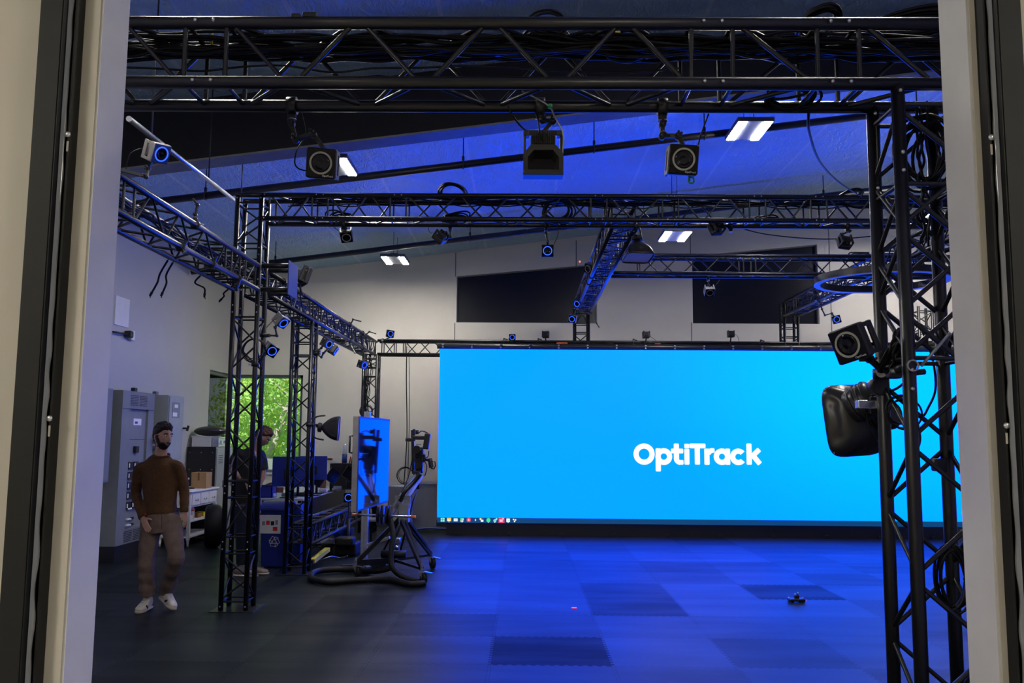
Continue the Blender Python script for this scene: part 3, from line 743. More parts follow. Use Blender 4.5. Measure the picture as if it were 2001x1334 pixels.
# the white word on the wall, letter by letter as rounded strokes (coordinates: stroke units of the photographed word)
LO = at(1238, 840, SY); LU = (at(1489, 885, SY).x - at(1238, 885, SY).x)/1732.
def lp(u, v): return V((at(1238, 885, SY).x + (u-124)*LU, SY-.004, at(1300, 840, SY).z - v*LU))
def letter(nm, strokes):
    mb = MB()
    for k in strokes:
        if k[0] == 'arc':                    # centre, radius, width, start, end (degrees)
            _, cu, cv, r, wd, a0, a1 = k; n = 40; vs = []; full = abs(a1-a0) >= 359
            N = n if full else n+1
            for i in range(N):
                a = math.radians(a0+(a1-a0)*i/n)
                for rr in (r-wd/2, r+wd/2):
                    p = lp(cu+rr*math.cos(a), cv-rr*math.sin(a)); vs += [p, p+V((0, .003, 0))]
            fs = []
            for i in range(n if full else n):
                a = i*4; b = ((i+1) % N)*4
                fs += [(a, a+2, b+2, b), (a+1, b+1, b+3, a+3), (a, b, b+1, a+1), (a+2, a+3, b+3, b+2)]
            mb.add(vs, fs)
        else:                                # capsule-ended bar
            _, u0, v0, u1, v1, wd, rad = k
            a, b = lp(u0, v0), lp(u1, v1); d = (b-a).normalized(); x = V((d.z, 0, -d.x)); L = (b-a).length; wd *= LU; rad *= LU
            out = []
            for (sx, sy, st) in ((1, 1, 0), (-1, 1, 90), (-1, -1, 180), (1, -1, 270)):
                for q in range(5):
                    an = math.radians(st+90*q/4)
                    out.append((sx*(wd/2-rad)+rad*math.cos(an), (L-rad if sy > 0 else rad)+rad*math.sin(an)))
            mb.poly(out, a, x, d, -.003 if x.cross(d).y > 0 else .003)
    mb.build('letter_'+nm, 'logo', t)
letter('O', [('arc', 266, 325, 108, 70, 0, 360)])
letter('p', [('arc', 532, 356, 78, 70, 0, 360), ('bar', 456, 245, 456, 556, 70, 14)])
letter('t', [('bar', 702, 180, 702, 400, 70, 14), ('bar', 628, 280, 795, 280, 64, 14), ('arc', 752, 380, 52, 66, 180, 270), ('bar', 745, 432, 796, 432, 62, 12)])
letter('i', [('bar', 843, 182, 843, 244, 66, 12), ('bar', 843, 250, 843, 462, 68, 14)])
letter('T', [('bar', 880, 210, 1096, 210, 64, 14), ('bar', 984, 190, 984, 460, 70, 14)])
letter('r', [('bar', 1113, 245, 1113, 462, 70, 14), ('arc', 1190, 330, 60, 66, 90, 175), ('bar', 1160, 272, 1217, 268, 60, 12)])
letter('a', [('arc', 1316, 352, 76, 70, 0, 360), ('bar', 1392, 243, 1392, 460, 68, 14)])
letter('c', [('arc', 1536, 352, 76, 70, 40, 320)])
letter('k', [('bar', 1681, 172, 1681, 456, 70, 14), ('bar', 1712, 352, 1822, 250, 66, 12), ('bar', 1730, 330, 1826, 446, 68, 12)])
# hanging bar along the top of the wall
t = thing('hanging_bar', 'dark hanging bar with clamps along the top edge of the LED wall', 'bar', (3, SY+.06, SZ1))
MB().tube((SX0-.05, SY+.04, SZ1+.055), (SX1, SY+.04, SZ1+.055), .05, n=14).build('bar_tube', 'satin', t)
for k in range(17):
    x = SX0+.05+k*.505
    mb = MB(); mb.rbox((x, SY+.0, SZ1+.075), (.035, .05, .03), .006); mb.rbox((x, SY-.01, SZ1+.03), (.03, .03, .03), .006); mb.build('hanging_clamp', 'steel', t)

# ------------------------------------------------------------------ cables on the trusses
def wob(a, b, n, amp, sag=0., sd=0):
    r = random.Random(sd); a, b = V(a), V(b); pts = []
    for i in range(n+1):
        s = i/n; p = a.lerp(b, s)+V((r.uniform(-amp, amp), r.uniform(-amp, amp), r.uniform(-amp, amp)-sag*math.sin(math.pi*s))); pts.append(p)
    return catmull(pts, 4)
def bundle(a, b, k, spread, r, n, amp, label, sd, m_='cable', name='cable_bundle', cat='cable', group='cables lying in the trusses'):
    mb = MB(); q = random.Random(sd); a, b = V(a), V(b); d = (b-a).normalized(); x, y, _ = frame_of(d)
    for i in range(k):
        o = x*q.uniform(-spread, spread)+y*q.uniform(-spread*.5, spread*.5)
        mb.path(wob(a+o, b+o, n, amp, 0, sd*31+i), r*q.uniform(.7, 1.2), 5)
    return solo(mb, name, m_, label, cat, group)
bundle((-2.8, Y1+.14, ZT1-.035), (1.9, Y1+.14, ZT1-.035), 24, .085, .008, 34, .014, 'thick bundle of black cables lying inside the near truss', 1)
bundle((-2.8, Y1+.11, ZT1-G+.045), (.6, Y1+.11, ZT1-G+.045), 4, .07, .006, 20, .015, 'thin black cables on the lower chords of the near truss', 2)
bundle((XA+.12, Y1+.4, ZS-.10), (XA+.12, YA-.1, ZS-.10), 9, .07, .008, 26, .03, 'black cables inside the left side truss near the door', 3)
bundle((XA+.12, YA+.4, ZS-.10), (XA+.12, YC-.2, ZS-.10), 7, .07, .008, 30, .04, 'black cables inside the far left side truss', 4)
bundle((XA+.5, YA+.12, ZP-.03), (4.8, YA+.12, ZP-.03), 7, .09, .008, 36, .022, 'black cables lying on top of the portal truss', 5)
bundle((XM+.12, YA+.4, ZP-G+.06), (XM+.12, YC-.2, ZP-G+.06), 6, .08, .008, 28, .03, 'black cables inside the bright blue centre truss', 6)
bundle((X6+.12, YA+.4, ZP-G+.06), (X6+.12, YC-.2, ZP-G+.06), 5, .08, .008, 26, .03, 'black cables inside the right truss by the ring light', 7)
bundle((SX0, SY+.1, SZ1+.115), (SX1-.5, SY+.1, SZ1+.115), 3, .03, .008, 60, .012, 'black cables along the top of the LED wall', 8)
bundle((XRT+.17, Y1+.14, 2.45), (XRT+.17, Y1+.14, 3.0), 4, .04, .006, 10, .02, 'cables running up inside the near right tower', 9)
bundle((XA+.12, YC+.05, 1.9), (XA+.20, YC+.05, 3.2), 6, .08, .006, 10, .03, 'loose cables in the far left corner tower', 10)
def coil(c, d, r, k, cr, jit, label, sd, m_='cable', squash=1., tail=None, wrap=None):
    q = random.Random(sd); mb = MB(); x, y, d = frame_of(V(d)); c = V(c)
    for i in range(k):
        ph = q.uniform(0, 6); o = d*q.uniform(-jit, jit); rr = r*q.uniform(.86, 1.08); e = x*q.uniform(-jit, jit)+y*q.uniform(-jit, jit)
        mb.path([c+o+e+x*(rr*math.cos(a))+y*(rr*squash*math.sin(a))+d*(jit*.5*math.sin(2*a+ph)) for a in np.linspace(0, 2*math.pi, 29)[:-1]], cr, 5, True)
    if tail: mb.path(catmull(tail, 6), cr, 5)
    t = solo(mb, 'cable_coil', m_, label, 'cable coil')
    return t
coil(at(1228, 88, Y1+.17), (0, 1, .15), .095, 9, .006, .016, 'coil of black cable hanging in the near truss right of the middle', 11, squash=.68)
coil(at(1072, 78, Y1+.2), (.05, .12, 1), .085, 8, .006, .02, 'flat coil of black cable in the near truss above the hooded light', 12)
coil(at(1068, 46, Y1+.10), (0, 1, .1), .078, 3, .005, .010, 'cable coil looping over the top chord of the near truss', 13, squash=.62)
coil(at(1600, 46, Y1+.12), (.02, .08, 1), .12, 7, .007, .010, 'cable coil lying on the near truss towards its right end', 14, squash=.6)
coil(at(1785, 46, Y1+.12), (.05, .14, 1), .16, 6, .007, .012, 'big cable coil at the top right over the near tower', 15, squash=.5)
coil(at(1550, 188, Y1+.18), (.05, .5, 1), .09, 7, .006, .02, 'cable coil on the lower chords of the near truss', 16, squash=.6)
coil(at(1810, 300, Y1+.17), (.5, 1, 0), .085, 8, .007, .03, 'cable coil tied in the top of the near right tower', 17, squash=1.5)
coil(at(1862, 1130, Y1+.10), (.6, 1, 0), .05, 7, .005, .015, 'cable coil tied low on the near right tower', 18, squash=2.2)
coil(at(1090, 410, YA+.12), (.1, 1, 0), .145, 8, .009, .03, 'coil of black cable hanging inside the portal truss left of the centre truss', 19, squash=.75)
coil(at(495, 683, YA+.12), (.05, 1, 0), .115, 4, .005, .012, 'cable loop hanging on the left tower behind its front chords', 20)
coil(at(792, 929, 16.76), (.1, 1, 0), .16, 4, .005, .01, 'cable loop hanging in front of the back wall by the crane camera', 21)
coil((XA+.12, YC+.0, 2.1), (.1, 1, 0), .12, 4, .006, .015, 'cable coil in the far left corner tower', 22)
coil(at(885, 379, YA+.12), (.0, .04, 1), .30, 5, .008, .012, 'low coil of cable on top of the portal truss, left part', 23, squash=.45)
coil(at(1660, 383, YA+.12), (.0, .04, 1), .22, 5, .008, .012, 'low coil of cable on top of the portal truss, right part', 24, squash=.45)
coil(at(1680, 499, Y5+.12), (.1, .3, 1), .12, 4, .008, .02, 'low coil of cable on top of the cross truss', 25, squash=.45)
coil(at(660, 425, YA+.2), (.1, .3, 1), .12, 5, .008, .03, 'coil of cable lying in the portal truss above the first hanging camera', 26, squash=.5)
coil(at(890, 425, YA+.2), (.1, .3, 1), .14, 6, .008, .03, 'coil of cable lying in the portal truss above the second hanging camera', 27, squash=.4)
coil(at(1500, 428, YA+.2), (.1, .3, 1), .12, 5, .008, .03, 'coil of cable lying in the portal truss right of the middle', 28, squash=.4)
def cable(pts, r, label, m_='cable', n=8, plug=None):
    mb = MB(); P = catmull(pts, n); mb.path(P, r, 6)
    if plug: mb.rbox(P[-1], plug, min(plug)*.2)
    return solo(mb, 'cable', m_, label, 'cable')
cable([at(1580, 222, Y1+.24), at(1582, 262, 3.7), at(1605, 320, 4.4), at(1645, 360, 6.0), at(1685, 385, YA+.1)], .006, 'single black cable swinging from the near truss down to the portal truss')
cable([at(795, 672, 16.78), at(794, 740, 16.80), at(795, 850, 16.8), at(790, 935, 16.8), at(786, 1000, 16.8)], .009, 'thin black cable hanging straight down the back wall')
cable([at(799, 672, 16.80), at(800, 800, 16.82), at(797, 930, 16.82)], .005, 'second, thinner cable hanging down the back wall')
for i, (x, y, yy, xx, sw) in enumerate(((313, 507, 571, 297, 6.98), (325, 512, 571, 318, 7.08), (381, 541, 573, 400, 7.70), (437, 572, 584, 433, 8.44))):
    p0, p1 = V((XA, sw, ZS-G-.022)), at(xx, yy, sw)
    mb = MB(); P = catmull([p0, at(x, y*.5+yy*.5-5, sw), p1.lerp(p0, .3)+V((.004, 0, 0)), p1], 6); mb.path(P, .008, 6)
    d = (P[-1]-P[-3]).normalized(); mb.tube(P[-1], P[-1]+d*.035, .012, .009, 8); mb.tube(P[-1]+d*.03, P[-1]+d*.05+V((.012, 0, 0)), .004, n=5)
    solo(mb, 'power_lead', 'cable', ('black lead with a plug dangling furthest left under the left side truss', 'black lead with a plug dangling second from left under the side truss', 'black lead with a plug dangling closer to the left tower', 'short black lead dangling right against the left tower')[i], 'cable')

# ------------------------------------------------------------------ tracking cameras on clamp arms
def arm_parts(t, pts, chord=None, w=.020, knobs=True):
    """articulated arm through pts (last = clamp on a 50 mm chord running along axis `chord`)"""
    mb = MB()
    for a, b in zip(pts[:-1], pts[1:]): mb.bar(a, b, w, w*.8)
    for p in pts[1:-1]: mb.tube(p+V((0, -.014, 0)), p+V((0, .014, 0)), w*.72, n=12)
    mb.build('mount_arm', 'black', t)
    if knobs:
        for p in pts[1:-1]:
            mb = MB(); mb.tube(p+V((0, -.012, 0)), p+V((.0, -.036, 0)), .005, n=8)
            for q in range(3):
                a = q*2.1; mb.sphere(p+V((.008*math.cos(a), -.038, .008*math.sin(a))), .006, 6, 4)
            mb.build('arm_knob', 'black', t)
    if chord:
        c = V(pts[-1]); d = {'x': V((1, 0, 0)), 'y': V((0, 1, 0)), 'z': V((0, 0, 1))}[chord]
        mb = MB(); mb.tube(c-d*.019, c+d*.019, .037, n=14)
        x, y, _ = frame_of(d); s = (V(pts[-2])-c); s = (s-d*s.dot(d)); s = s.normalized() if s.length > .001 else x
        mb.tube(c+s*.03, c+s*.058, .018, n=10); mb.build('clamp', 'black', t)
        mb = MB(); mb.tube(c+s*.056, c+s*.061, .0195, n=12); mb.build('clamp_collar', 'steel', t)
        o = d.cross(s); mb = MB(); mb.tube(c+o*.03, c+o*.062, .006, n=8); mb.bar(c+o*.058-d*.02, c+o*.058+d*.02, .009, .006); mb.build('wing_nut', 'bolt', t)
def mocap(c, label, aim=(0, -1, -.3), roll=0., s=.118, ring='ring', arm=None, chord=None, logo=False, body='camgrey', wire=None, face='gloss', group=None):
    c = V(c); R = look(V(aim), roll=roll); t = thing('tracking_camera', label, 'camera', c, R, group)
    Mw = WM[t.name]
    def mk(): m = MB(); m.M = Mw; return m
    m = mk(); m.rbox((0, .012, 0), (s, .046, s), .010); m.build('housing', body, t)
    m = mk(); m.rbox((0, -.0125, 0), (s*.93, .005, s*.93), .002); m.build('front_panel', face, t)
    m = mk(); m.annulus((0, -.0148, 0), (0, -1, 0), s*.312, s*.372, .003, 40); m.build('lens_ring', ring, t)
    m = mk(); m.lathe([(s*.30, 0), (s*.30, .002), (s*.22, .004), (s*.20, .0005), (s*.10, .003), (0.001, .005)], (0, -.0150, 0), (0, -1, 0), 28); m.build('lens', 'lensglass', t)
    m = mk(); m.rbox((0, .055, 0), (s*.60, .050, s*.60), .006)
    for k in range(5): m.box((s*(-.24+.12*k), .083, 0), (s*.03, .012, s*.56))
    m.build('heat_sink', body, t)
    for sx in (-1, 1):
        m = mk(); m.rbox((sx*s*.44, .080, 0), (s*.10, .030, s*.96), .005); m.box((sx*s*.44, .046, s*.40), (s*.09, .050, s*.13)); m.box((sx*s*.44, .046, -s*.40), (s*.09, .050, s*.13)); m.build('side_bracket', body, t)
    m = mk(); m.tube((0, .055, -s*.30), (0, .055, -s*.42), .012, n=10); m.tube((s*.3, .085, -s*.2), (s*.3, .125, -s*.2), .006, n=8); m.build('connector', 'black', t)
    if logo: text_part('OptiTrack', .0105, t, (s*.25, -.0153, -s*.415), (math.pi/2, 0, 0), 'textwhite')
    if arm:
        top = c + R @ V((0, .04, s*.52))
        if arm[0] == 'bot': top = c + R @ V((0, .04, -s*.52)); arm = arm[1:]
        elif arm[0] == 'back': top = c + R @ V((0, .09, 0)); arm = arm[1:]
        arm_parts(t, [top]+[V(p) for p in arm], chord)
    if wire:
        m = MB(); m.path(catmull([c + R @ V((s*.3, .12, -s*.2))]+[V(p) for p in wire], 8), .0032, 5); m.build('signal_wire', 'cable', t)
    return t
def hexcam(c, label, aim, roll=0, s=.125, **kw): return mocap(c, label, aim, roll, s, **kw)
YB1, ZB1 = Y1+G, ZT1-G            # lower back chord of the near truss
def ch1(px): return V((at(px, 205, YB1).x, YB1, ZB1))
c = at(628, 319, YB1-.05); p = ch1(571)
mocap(c, 'square tracking camera with an unlit grey ring hanging below the near truss, left one', (.06, -1, -.22), .06, .122, arm=[at(612, 262, YB1-.02), at(578, 272, YB1), V((p.x, YB1, p.z-.075)), p], chord='x', logo=True, body='black', wire=[at(585, 330, YB1+.06), at(578, 300, YB1+.03), at(596, 262, YB1+.05), at(588, 215, YB1+.02)])
c = at(1335, 312, YB1-.05); p = ch1(1294)
mocap(c, 'square tracking camera with a grey ring hanging below the near truss, right one', (-.02, -1, -.16), .06, .122, arm=[at(1325, 266, YB1-.02), at(1294, 266, YB1), V((p.x, YB1, p.z-.075)), p], chord='x', logo=True, body='black', wire=[at(1362, 290, YB1+.06), at(1370, 262, YB1+.02), at(1385, 222, YB1)])
mb = MB(); mb.path([at(1351, 352, YB1)+V((.011*math.cos(a), 0, .013*math.sin(a))) for a in np.linspace(0, 6.28, 15)[:-1]], .004, 6, True); mb.tube(at(1347, 344, YB1), at(1347, 354, YB1), .004); solo(mb, 'taped_plug', 'green', 'small green taped cable end under the right hanging square camera', 'plug')

# hooded light in the middle of the near truss
c = at(1061, 303, YB1-.02); R = look(V((0, -1, -.10))); t = thing('hooded_light', 'big black hooded light with cooling fins hanging in the middle of the near truss', 'light', c, R); Mw = WM[t.name]
def mk(Mw=Mw): m = MB(); m.M = Mw; return m
m = mk()
def oct_(w, h, cut): return [(-w, -h), (w, -h), (w, h-cut*1.2), (w-cut, h), (-w+cut, h), (-w, h-cut*1.2)]
# hood: octagonal frame as four walls
oo, ii = oct_(.080, .060, .030), oct_(.062, .040, .024)
vs = [(a, -.075, b-.035) for a, b in oo] + [(a, -.075, b-.035) for a, b in ii] + [(a, .02, b-.035) for a, b in oo] + [(a*.8, .015, b*.8-.035) for a, b in ii]
n = 6; fs = [(k, (k+1) % n, n+(k+1) % n, n+k) for k in range(n)] + [(2*n+k, 2*n+(k+1) % n, (k+1) % n, k) for k in range(n)] + [(n+k, n+(k+1) % n, 3*n+(k+1) % n, 3*n+k) for k in range(n)] + [tuple(3*n+k for k in range(n)), tuple(2*n+k for k in range(n-1, -1, -1))]
m.add(vs, fs); m.rbox((0, -.079, -.085), (.155, .008, .022), .003); m.build('hood', 'camgrey', t)
m = mk(); m.rbox((0, .03, .045), (.100, .075, .070), .006); m.build('lamp_body', 'camgrey', t)
m = mk()
for k in range(13): m.box((-.045+.0075*k, -.010, .070), (.0025, .018, .052))
m.build('cooling_fins', 'black', t)
for sx in (-1, 1):
    m = mk(); m.rbox((sx*.074, .02, .0), (.010, .06, .175), .003); m.rbox((sx*.068, .005, .085), (.024, .06, .020), .004); m.build('side_bracket', 'camgrey', t)
m = mk(); m.box((0, .014, -.035), (.10, .004, .06)); m.build('lens', 'lensglass', t)
m = mk(); m.bar((-.075, .02, .095), (.075, .02, .095), .012, .02); m.build('yoke', 'black', t)
text_part('OptiTrack', .0075, t, (-.026, -.0085, .030), (math.pi/2, 0, 0), 'textwhite')
p = ch1(1056); arm_parts(t, [c+V((.0, .02, .10)), at(1080, 238, YB1), V((p.x+.01, YB1, p.z-.06)), p], 'x')
MB().path(catmull([c+R@V((.0, -.02, .055)), c+R@V((-.014, -.03, .075)), c+V((-.02, 0, .15)), p+V((-.03, 0, .0))], 8), .003, 6).build('power_wire', 'cable', t)
MB().path(catmull([c+R@V((-.06, .0, .09)), at(1012, 240, YB1), at(993, 208, YB1-.02), at(998, 190, YB1)], 8), .004, 6).build('power_wire', 'cable', t)
MB().path(catmull([c+R@V((.076, 0, -.02)), at(1100, 262, YB1-.05), at(1084, 228, YB1-.05), at(1070, 205, YB1-.05), at(1020, 178, YB1-.04)], 8), .004, 6).build('signal_wire', 'steel', t)
MB().tube(at(1075, 204, YB1-.05), at(1075, 212, YB1-.05), .009, n=8).build('cable_tape', 'green', t)

# cameras of the left side truss and the left towers
XS_ = XA+G
def chs(px, z=ZS):                 # point on the right-hand chord of the left side truss
    return V((XS_, atx(px, 500, XS_).y, z))
c = at(313, 300, 5.45); p = V((XS_, 5.35, ZS))
mocap(c, 'blue-ringed tracking camera on top of the side truss next to the left jamb', (.80, -.42, -.42), -.10, .130, 'ringblue', [at(290, 330, 5.45), at(285, 345, 5.42), p], 'y', body='camlight', wire=[at(280, 290, 5.45), at(255, 300, 5.4), at(246, 330, 5.4)], face='bluepaint')
def bare_arm(pts, chord, label): t = thing('clamp_arm', label, 'clamp arm', pts[-1]); arm_parts(t, [V(p) for p in pts], chord); return t
p = chs(379); y = p.y
bare_arm([at(377, 388, y), at(386, 400, y), at(382, 420, y), p], 'y', 'empty clamp arm sticking up from the side truss by the left tower')
p = chs(352, ZS-G); bare_arm([at(366, 470, p.y), at(356, 486, p.y), p], 'y', 'empty clamp arm on the lower chord of the side truss, furthest left')
p = chs(414, ZS-G); bare_arm([at(424, 500, p.y), at(416, 520, p.y), at(408, 516, p.y), p], 'y', 'empty clamp arm on the lower chord of the side truss, middle one')
p = chs(465, ZS-G); bare_arm([at(472, 540, p.y), at(462, 566, p.y), p], 'y', 'empty clamp arm on the lower chord of the side truss at the left tower')
c = at(598, 543, 9.5); p = V((XS_, 9.5, ZS)); 
t = mocap(c, 'large black video light with a yellow stripe standing behind the square blue plate', (.75, .5, -.35), .12, .20, arm=['bot', at(590, 575, 9.5), p], chord='y', body='black', wire=[at(575, 548, 9.5), at(590, 570, 9.5), at(566, 590, 9.4)])
m = MB(); m.M = WM[t.name]; m.rbox((.103, .02, .05), (.004, .03, .045), .001); m.build('stripe', 'yellow', t)
TA_BR = V((XA+G, YA+G, 0))
c = at(553, 630, 8.95); mocap(c, 'tracking camera tilted to the right on the left tower, upper of the two there', (.62, -.45, -.62), .3, .125, 'ringblue', ['back', at(538, 640, 8.9), at(541, 656, 8.9), at(527, 655, 8.86), V((XA+G, YA+G, at(515, 655, 8.84).z))], 'z', body='camlight', face='bluepaint', wire=[at(535, 625, 8.9), at(520, 640, 8.85)])
c = at(531, 685, 8.9); mocap(c, 'tracking camera with a blue ring on the left tower, lower of the two there', (.50, -.72, -.42), .45, .125, 'ringblue', ['back', at(514, 700, 8.88), at(508, 708, 8.86), V((XA+G, YA, at(503, 712, 8.6).z))], 'z', body='camlight')
c = at(642, 672, 10.9); mocap(c, 'blue-ringed tracking camera on the rear left tower, left of a close pair', (.70, -.62, -.35), .3, .118, 'ringblue', ['back', at(628, 680, 11.1), V((XA+G, YE+G, at(617, 686, 11.1).z))], 'z', face='bluepaint')
c = at(655, 685, 11.2); mocap(c, 'tracking camera on the rear left tower, right of a close pair, turned away', (.85, -.05, -.5), .3, .118, 'ringblue', ['back', at(632, 690, 11.1), at(628, 698, 11.1), V((XA+G, YE+G, at(617, 690, 11.1).z))], 'z', body='black')
c = at(711, 713, 14.2); mocap(c, 'blue-lit tracking camera hanging under the far end of the left side truss', (.75, -.60, -.28), .12, .130, 'ringblue', [at(712, 698, 14.3), V((XS_, 14.3, ZS-G))], 'y', body='black', face='bluepaint')
c = at(763, 652, 15.1); mocap(c, 'blue-ringed tracking camera perched at the far left corner of the trusses', (.28, -.93, -.15), .12, .130, 'ringblue', ['bot', at(752, 664, 15.3), V((at(748, 668, 15.43).x, YC, ZS))], 'x')
p = chs(686); bare_arm([at(706, 628, p.y), at(690, 624, p.y), at(684, 636, p.y), p], 'y', 'empty clamp arm on the far part of the side truss, nearer one')
p = chs(712); bare_arm([at(735, 652, p.y), at(722, 648, p.y), at(712, 656, p.y), p], 'y', 'empty clamp arm on the far part of the side truss, second one')
p = V((XS_, 13.2, ZS-G)); bare_arm([at(694, 690, 13.1), p+V((.02, 0, -.07)), p], 'y', 'empty clamp arm under the far part of the side truss')
# portal truss
YBP, ZBP = YA+G, ZP-G
def chp(px): return V((at(px, 440, YBP).x, YBP, ZBP))
c = at(677, 463, YBP); p = chp(671); mocap(c, 'tracking camera hanging under the portal truss furthest left, tilted down', (.16, -.80, -.72), -.2, .125, arm=[at(676, 446, YBP), p], chord='x', body='black', wire=[at(664, 452, YBP), at(650, 440, YBP)])
c = at(857, 468, YBP); p = chp(880); mocap(c, 'tracking camera hanging second from left under the portal truss, turned away', (-.55, .35, -.70), .35, .13, arm=['back', at(872, 455, YBP), at(880, 463, YBP), V((p.x, YBP, p.z-.06)), p], chord='x', wire=[at(842, 455, YBP), at(836, 440, YBP)])
c = at(1070, 490, YBP); p = chp(1067); mocap(c, 'tracking camera with a glowing blue ring facing us under the middle of the portal truss', (-.02, -1, -.12), 0, .125, 'ringblue', [at(1070, 472, YBP), V((p.x, YBP, p.z-.08)), p], 'x', body='black', wire=[at(1082, 478, YBP), at(1090, 460, YBP), at(1092, 440, YBP)])
c = at(1396, 450, YBP-.1); p = chp(1428); mocap(c, 'tracking camera against the portal truss right of the middle, seen from behind', (-.35, .75, -.45), .15, .13, arm=['back', at(1410, 440, YBP-.05), at(1425, 446, YBP), p], chord='x')
c = at(1647, 477, YBP); p = chp(1655); mocap(c, 'tracking camera hanging under the portal truss beside the near tower, seen from behind', (-.2, .8, -.5), -.1, .13, arm=[at(1645, 458, YBP), at(1660, 452, YBP), p], chord='x')
# centre truss
def chm(Y, i=0): return V((XM+G*i, Y, ZP-G))
c = at(1150, 525, 11.6); t = mocap(c, 'dark tracking camera with a red LED on the bright blue centre truss', (-.6, -.6, -.3), .4, .13, 'ring', ['back', at(1164, 530, 11.7), V((XM, 11.7, ZP-G))], 'y', body='black')
MB().sphere(at(1133, 511, 11.5), .012, 8, 6).build('status_led', 'led_red', t)
c = at(1128, 593, 13.9); mocap(c, 'blue-lit tracking camera near the far end of the centre truss, upper of two', (-.45, -.75, -.45), .5, .125, 'ringblue', ['back', V((XM, 14.0, ZP-G))], 'y', body='black', face='bluepaint')
c = at(1118, 623, 14.6); mocap(c, 'blue-ringed tracking camera at the far end of the centre truss, lower of two', (-.25, -.90, -.3), .25, .13, 'ringblue', ['back', at(1126, 620, 14.7), V((XM, 14.75, ZP-G))], 'y', body='camlight')
bare_arm([at(1171, 640, 15.0), at(1166, 632, 15.0), at(1163, 622, 15.0), V((XM+G, 15.0, ZP-G))], 'y', 'empty clamp arm dangling at the far end of the centre truss')
p = chm(12.2); bare_arm([p+V((-.10, 0, -.02)), p+V((-.06, 0, .05)), p], 'y', 'empty clamp arm half way along the centre truss')
# cross and right trusses
c = at(1387, 571, Y5+G); p = V((c.x-.02, Y5+G, ZP-G)); mocap(c, 'pale tracking camera hanging alone under the cross truss before the second dark window', (.02, -.75, -.75), 0, .13, arm=[at(1385, 556, Y5+G), p], chord='x', body='camlight', wire=[at(1396, 560, Y5+G), at(1407, 546, Y5+G)])
c = at(1635, 624, 13.6); mocap(c, 'blue-ringed tracking camera hanging below the right truss above the LED wall', (-.25, -1, -.12), -.25, .125, 'ringblue', ['back', at(1625, 612, 13.6), at(1612, 616, 13.6), at(1606, 604, 13.6), V((X6, 13.6, ZP-G))], 'y')
# on top of the LED wall
ZBAR = SZ1+.105
def wallcam(px, py, label, aim, ring, wire=None, s=.118):
    c = at(px, py, SY+.05); b = V((at(px, 672, SY+.05).x, SY+.05, ZBAR))
    return mocap(c, label, aim, 0, s, ring, ['bot', b+V((.0, 0, .03)), b], None, body='black', wire=wire)
wallcam(1001, 659, 'blue-ringed tracking camera on top of the LED wall, furthest left there', (0, -1, -.1), 'ringblue', [at(992, 662, SY+.1), at(985, 669, SY+.1)])
wallcam(1067, 654, 'unlit tracking camera on the LED wall between the lit one and the centre column', (.2, .95, -.1), 'ring')
wallcam(1261, 655, 'unlit tracking camera on top of the LED wall just right of the centre column', (-.2, .95, -.2), 'ring', [at(1275, 660, SY+.1), at(1286, 669, SY+.1)])
wallcam(1427, 653, 'unlit tracking camera on top of the LED wall below the second dark window', (0, .95, -.1), 'ring', [at(1440, 655, SY+.1), at(1444, 669, SY+.1)])
wallcam(1719, 654, 'unlit tracking camera on top of the LED wall next to the near tower', (.1, .95, -.1), 'ring', None, .125)
for px, l in ((1238, 'empty clamp arm standing on the LED wall left of a camera, near the centre column'), (1487, 'empty clamp arm standing on the LED wall under the second dark window'), (1052, 'empty clamp arm lying on the LED wall left of the centre column'), (985, 'empty clamp arm at the foot of the lit camera on the LED wall')):
    b = V((at(px, 672, SY+.05).x, SY+.05, ZBAR))
    t = thing('clamp_arm', l, 'clamp arm', b); arm_parts(t, [b+V((.06, 0, .07)), b+V((0, 0, .085)), b+V((-.02, 0, .03)), b], None)
mb = MB(); a = at(1098, 668, SY+.05); mb.rbox((a.x, SY+.05, ZBAR+.012), (.20, .05, .025), .01); solo(mb, 'ratchet_strap', 'orange', 'rolled orange strap lying on top of the LED wall', 'strap')
mb = MB(); a = at(1285, 668, SY+.05); mb.rbox((a.x, SY+.05, ZBAR+.010), (.11, .05, .02), .008); solo(mb, 'ratchet_strap', 'red', 'small red strap lying on top of the LED wall', 'strap')

# near right tower: camera, clamp, dome light
zc = at(1740, 730, Y1+G).z
c = at(1660, 672, Y1+.02); mocap(c, 'big square tracking camera leaning out from the near right tower over the dome light', (-.74, -.66, -.24), -.24, .132, arm=['bot', at(1700, 702, Y1+.12), at(1722, 722, Y1+.18), V((XRT, Y1+G, zc))], chord='z', logo=True)
t = thing('tower_clamp', 'black pipe clamp with a pale ring joining two chords of the near right tower', 'clamp', (XRT, Y1, zc))
MB().tube((XRT, Y1-.03, zc+.01), (XRT, Y1+G+.04, zc), .017, n=12).build('spigot', 'black', t)
MB().rbox((XRT, Y1+G*.55, zc), (.05, .05, .055), .01).build('clamp_block', 'black', t)
MB().tube((XRT-.03, Y1+.10, zc), (XRT+.03, Y1+.10, zc), .010, n=10).build('cross_bolt', 'steel', t)
MB().annulus((XRT, Y1-.032, zc+.01), (0, -1, 0), .017, .022, .006).build('end_ring', 'ring', t)
MB().tube((XRT-.02, Y1+G-.03, zc-.05), (XRT-.02, Y1+G+.03, zc-.05), .034, n=14).build('lower_collar', 'black', t)
MB().tube((XRT+.03, Y1+.10, zc-.01), (XRT+.11, Y1+.12, zc), .012, n=10).build('side_arm', 'black', t)
bundle(at(1770, 648, Y1+.10), at(1735, 722, Y1+.15), 24, .042, .0055, 5, .010, 'drooping bunch of black cables strapped to the near right tower above the clamp', 41)
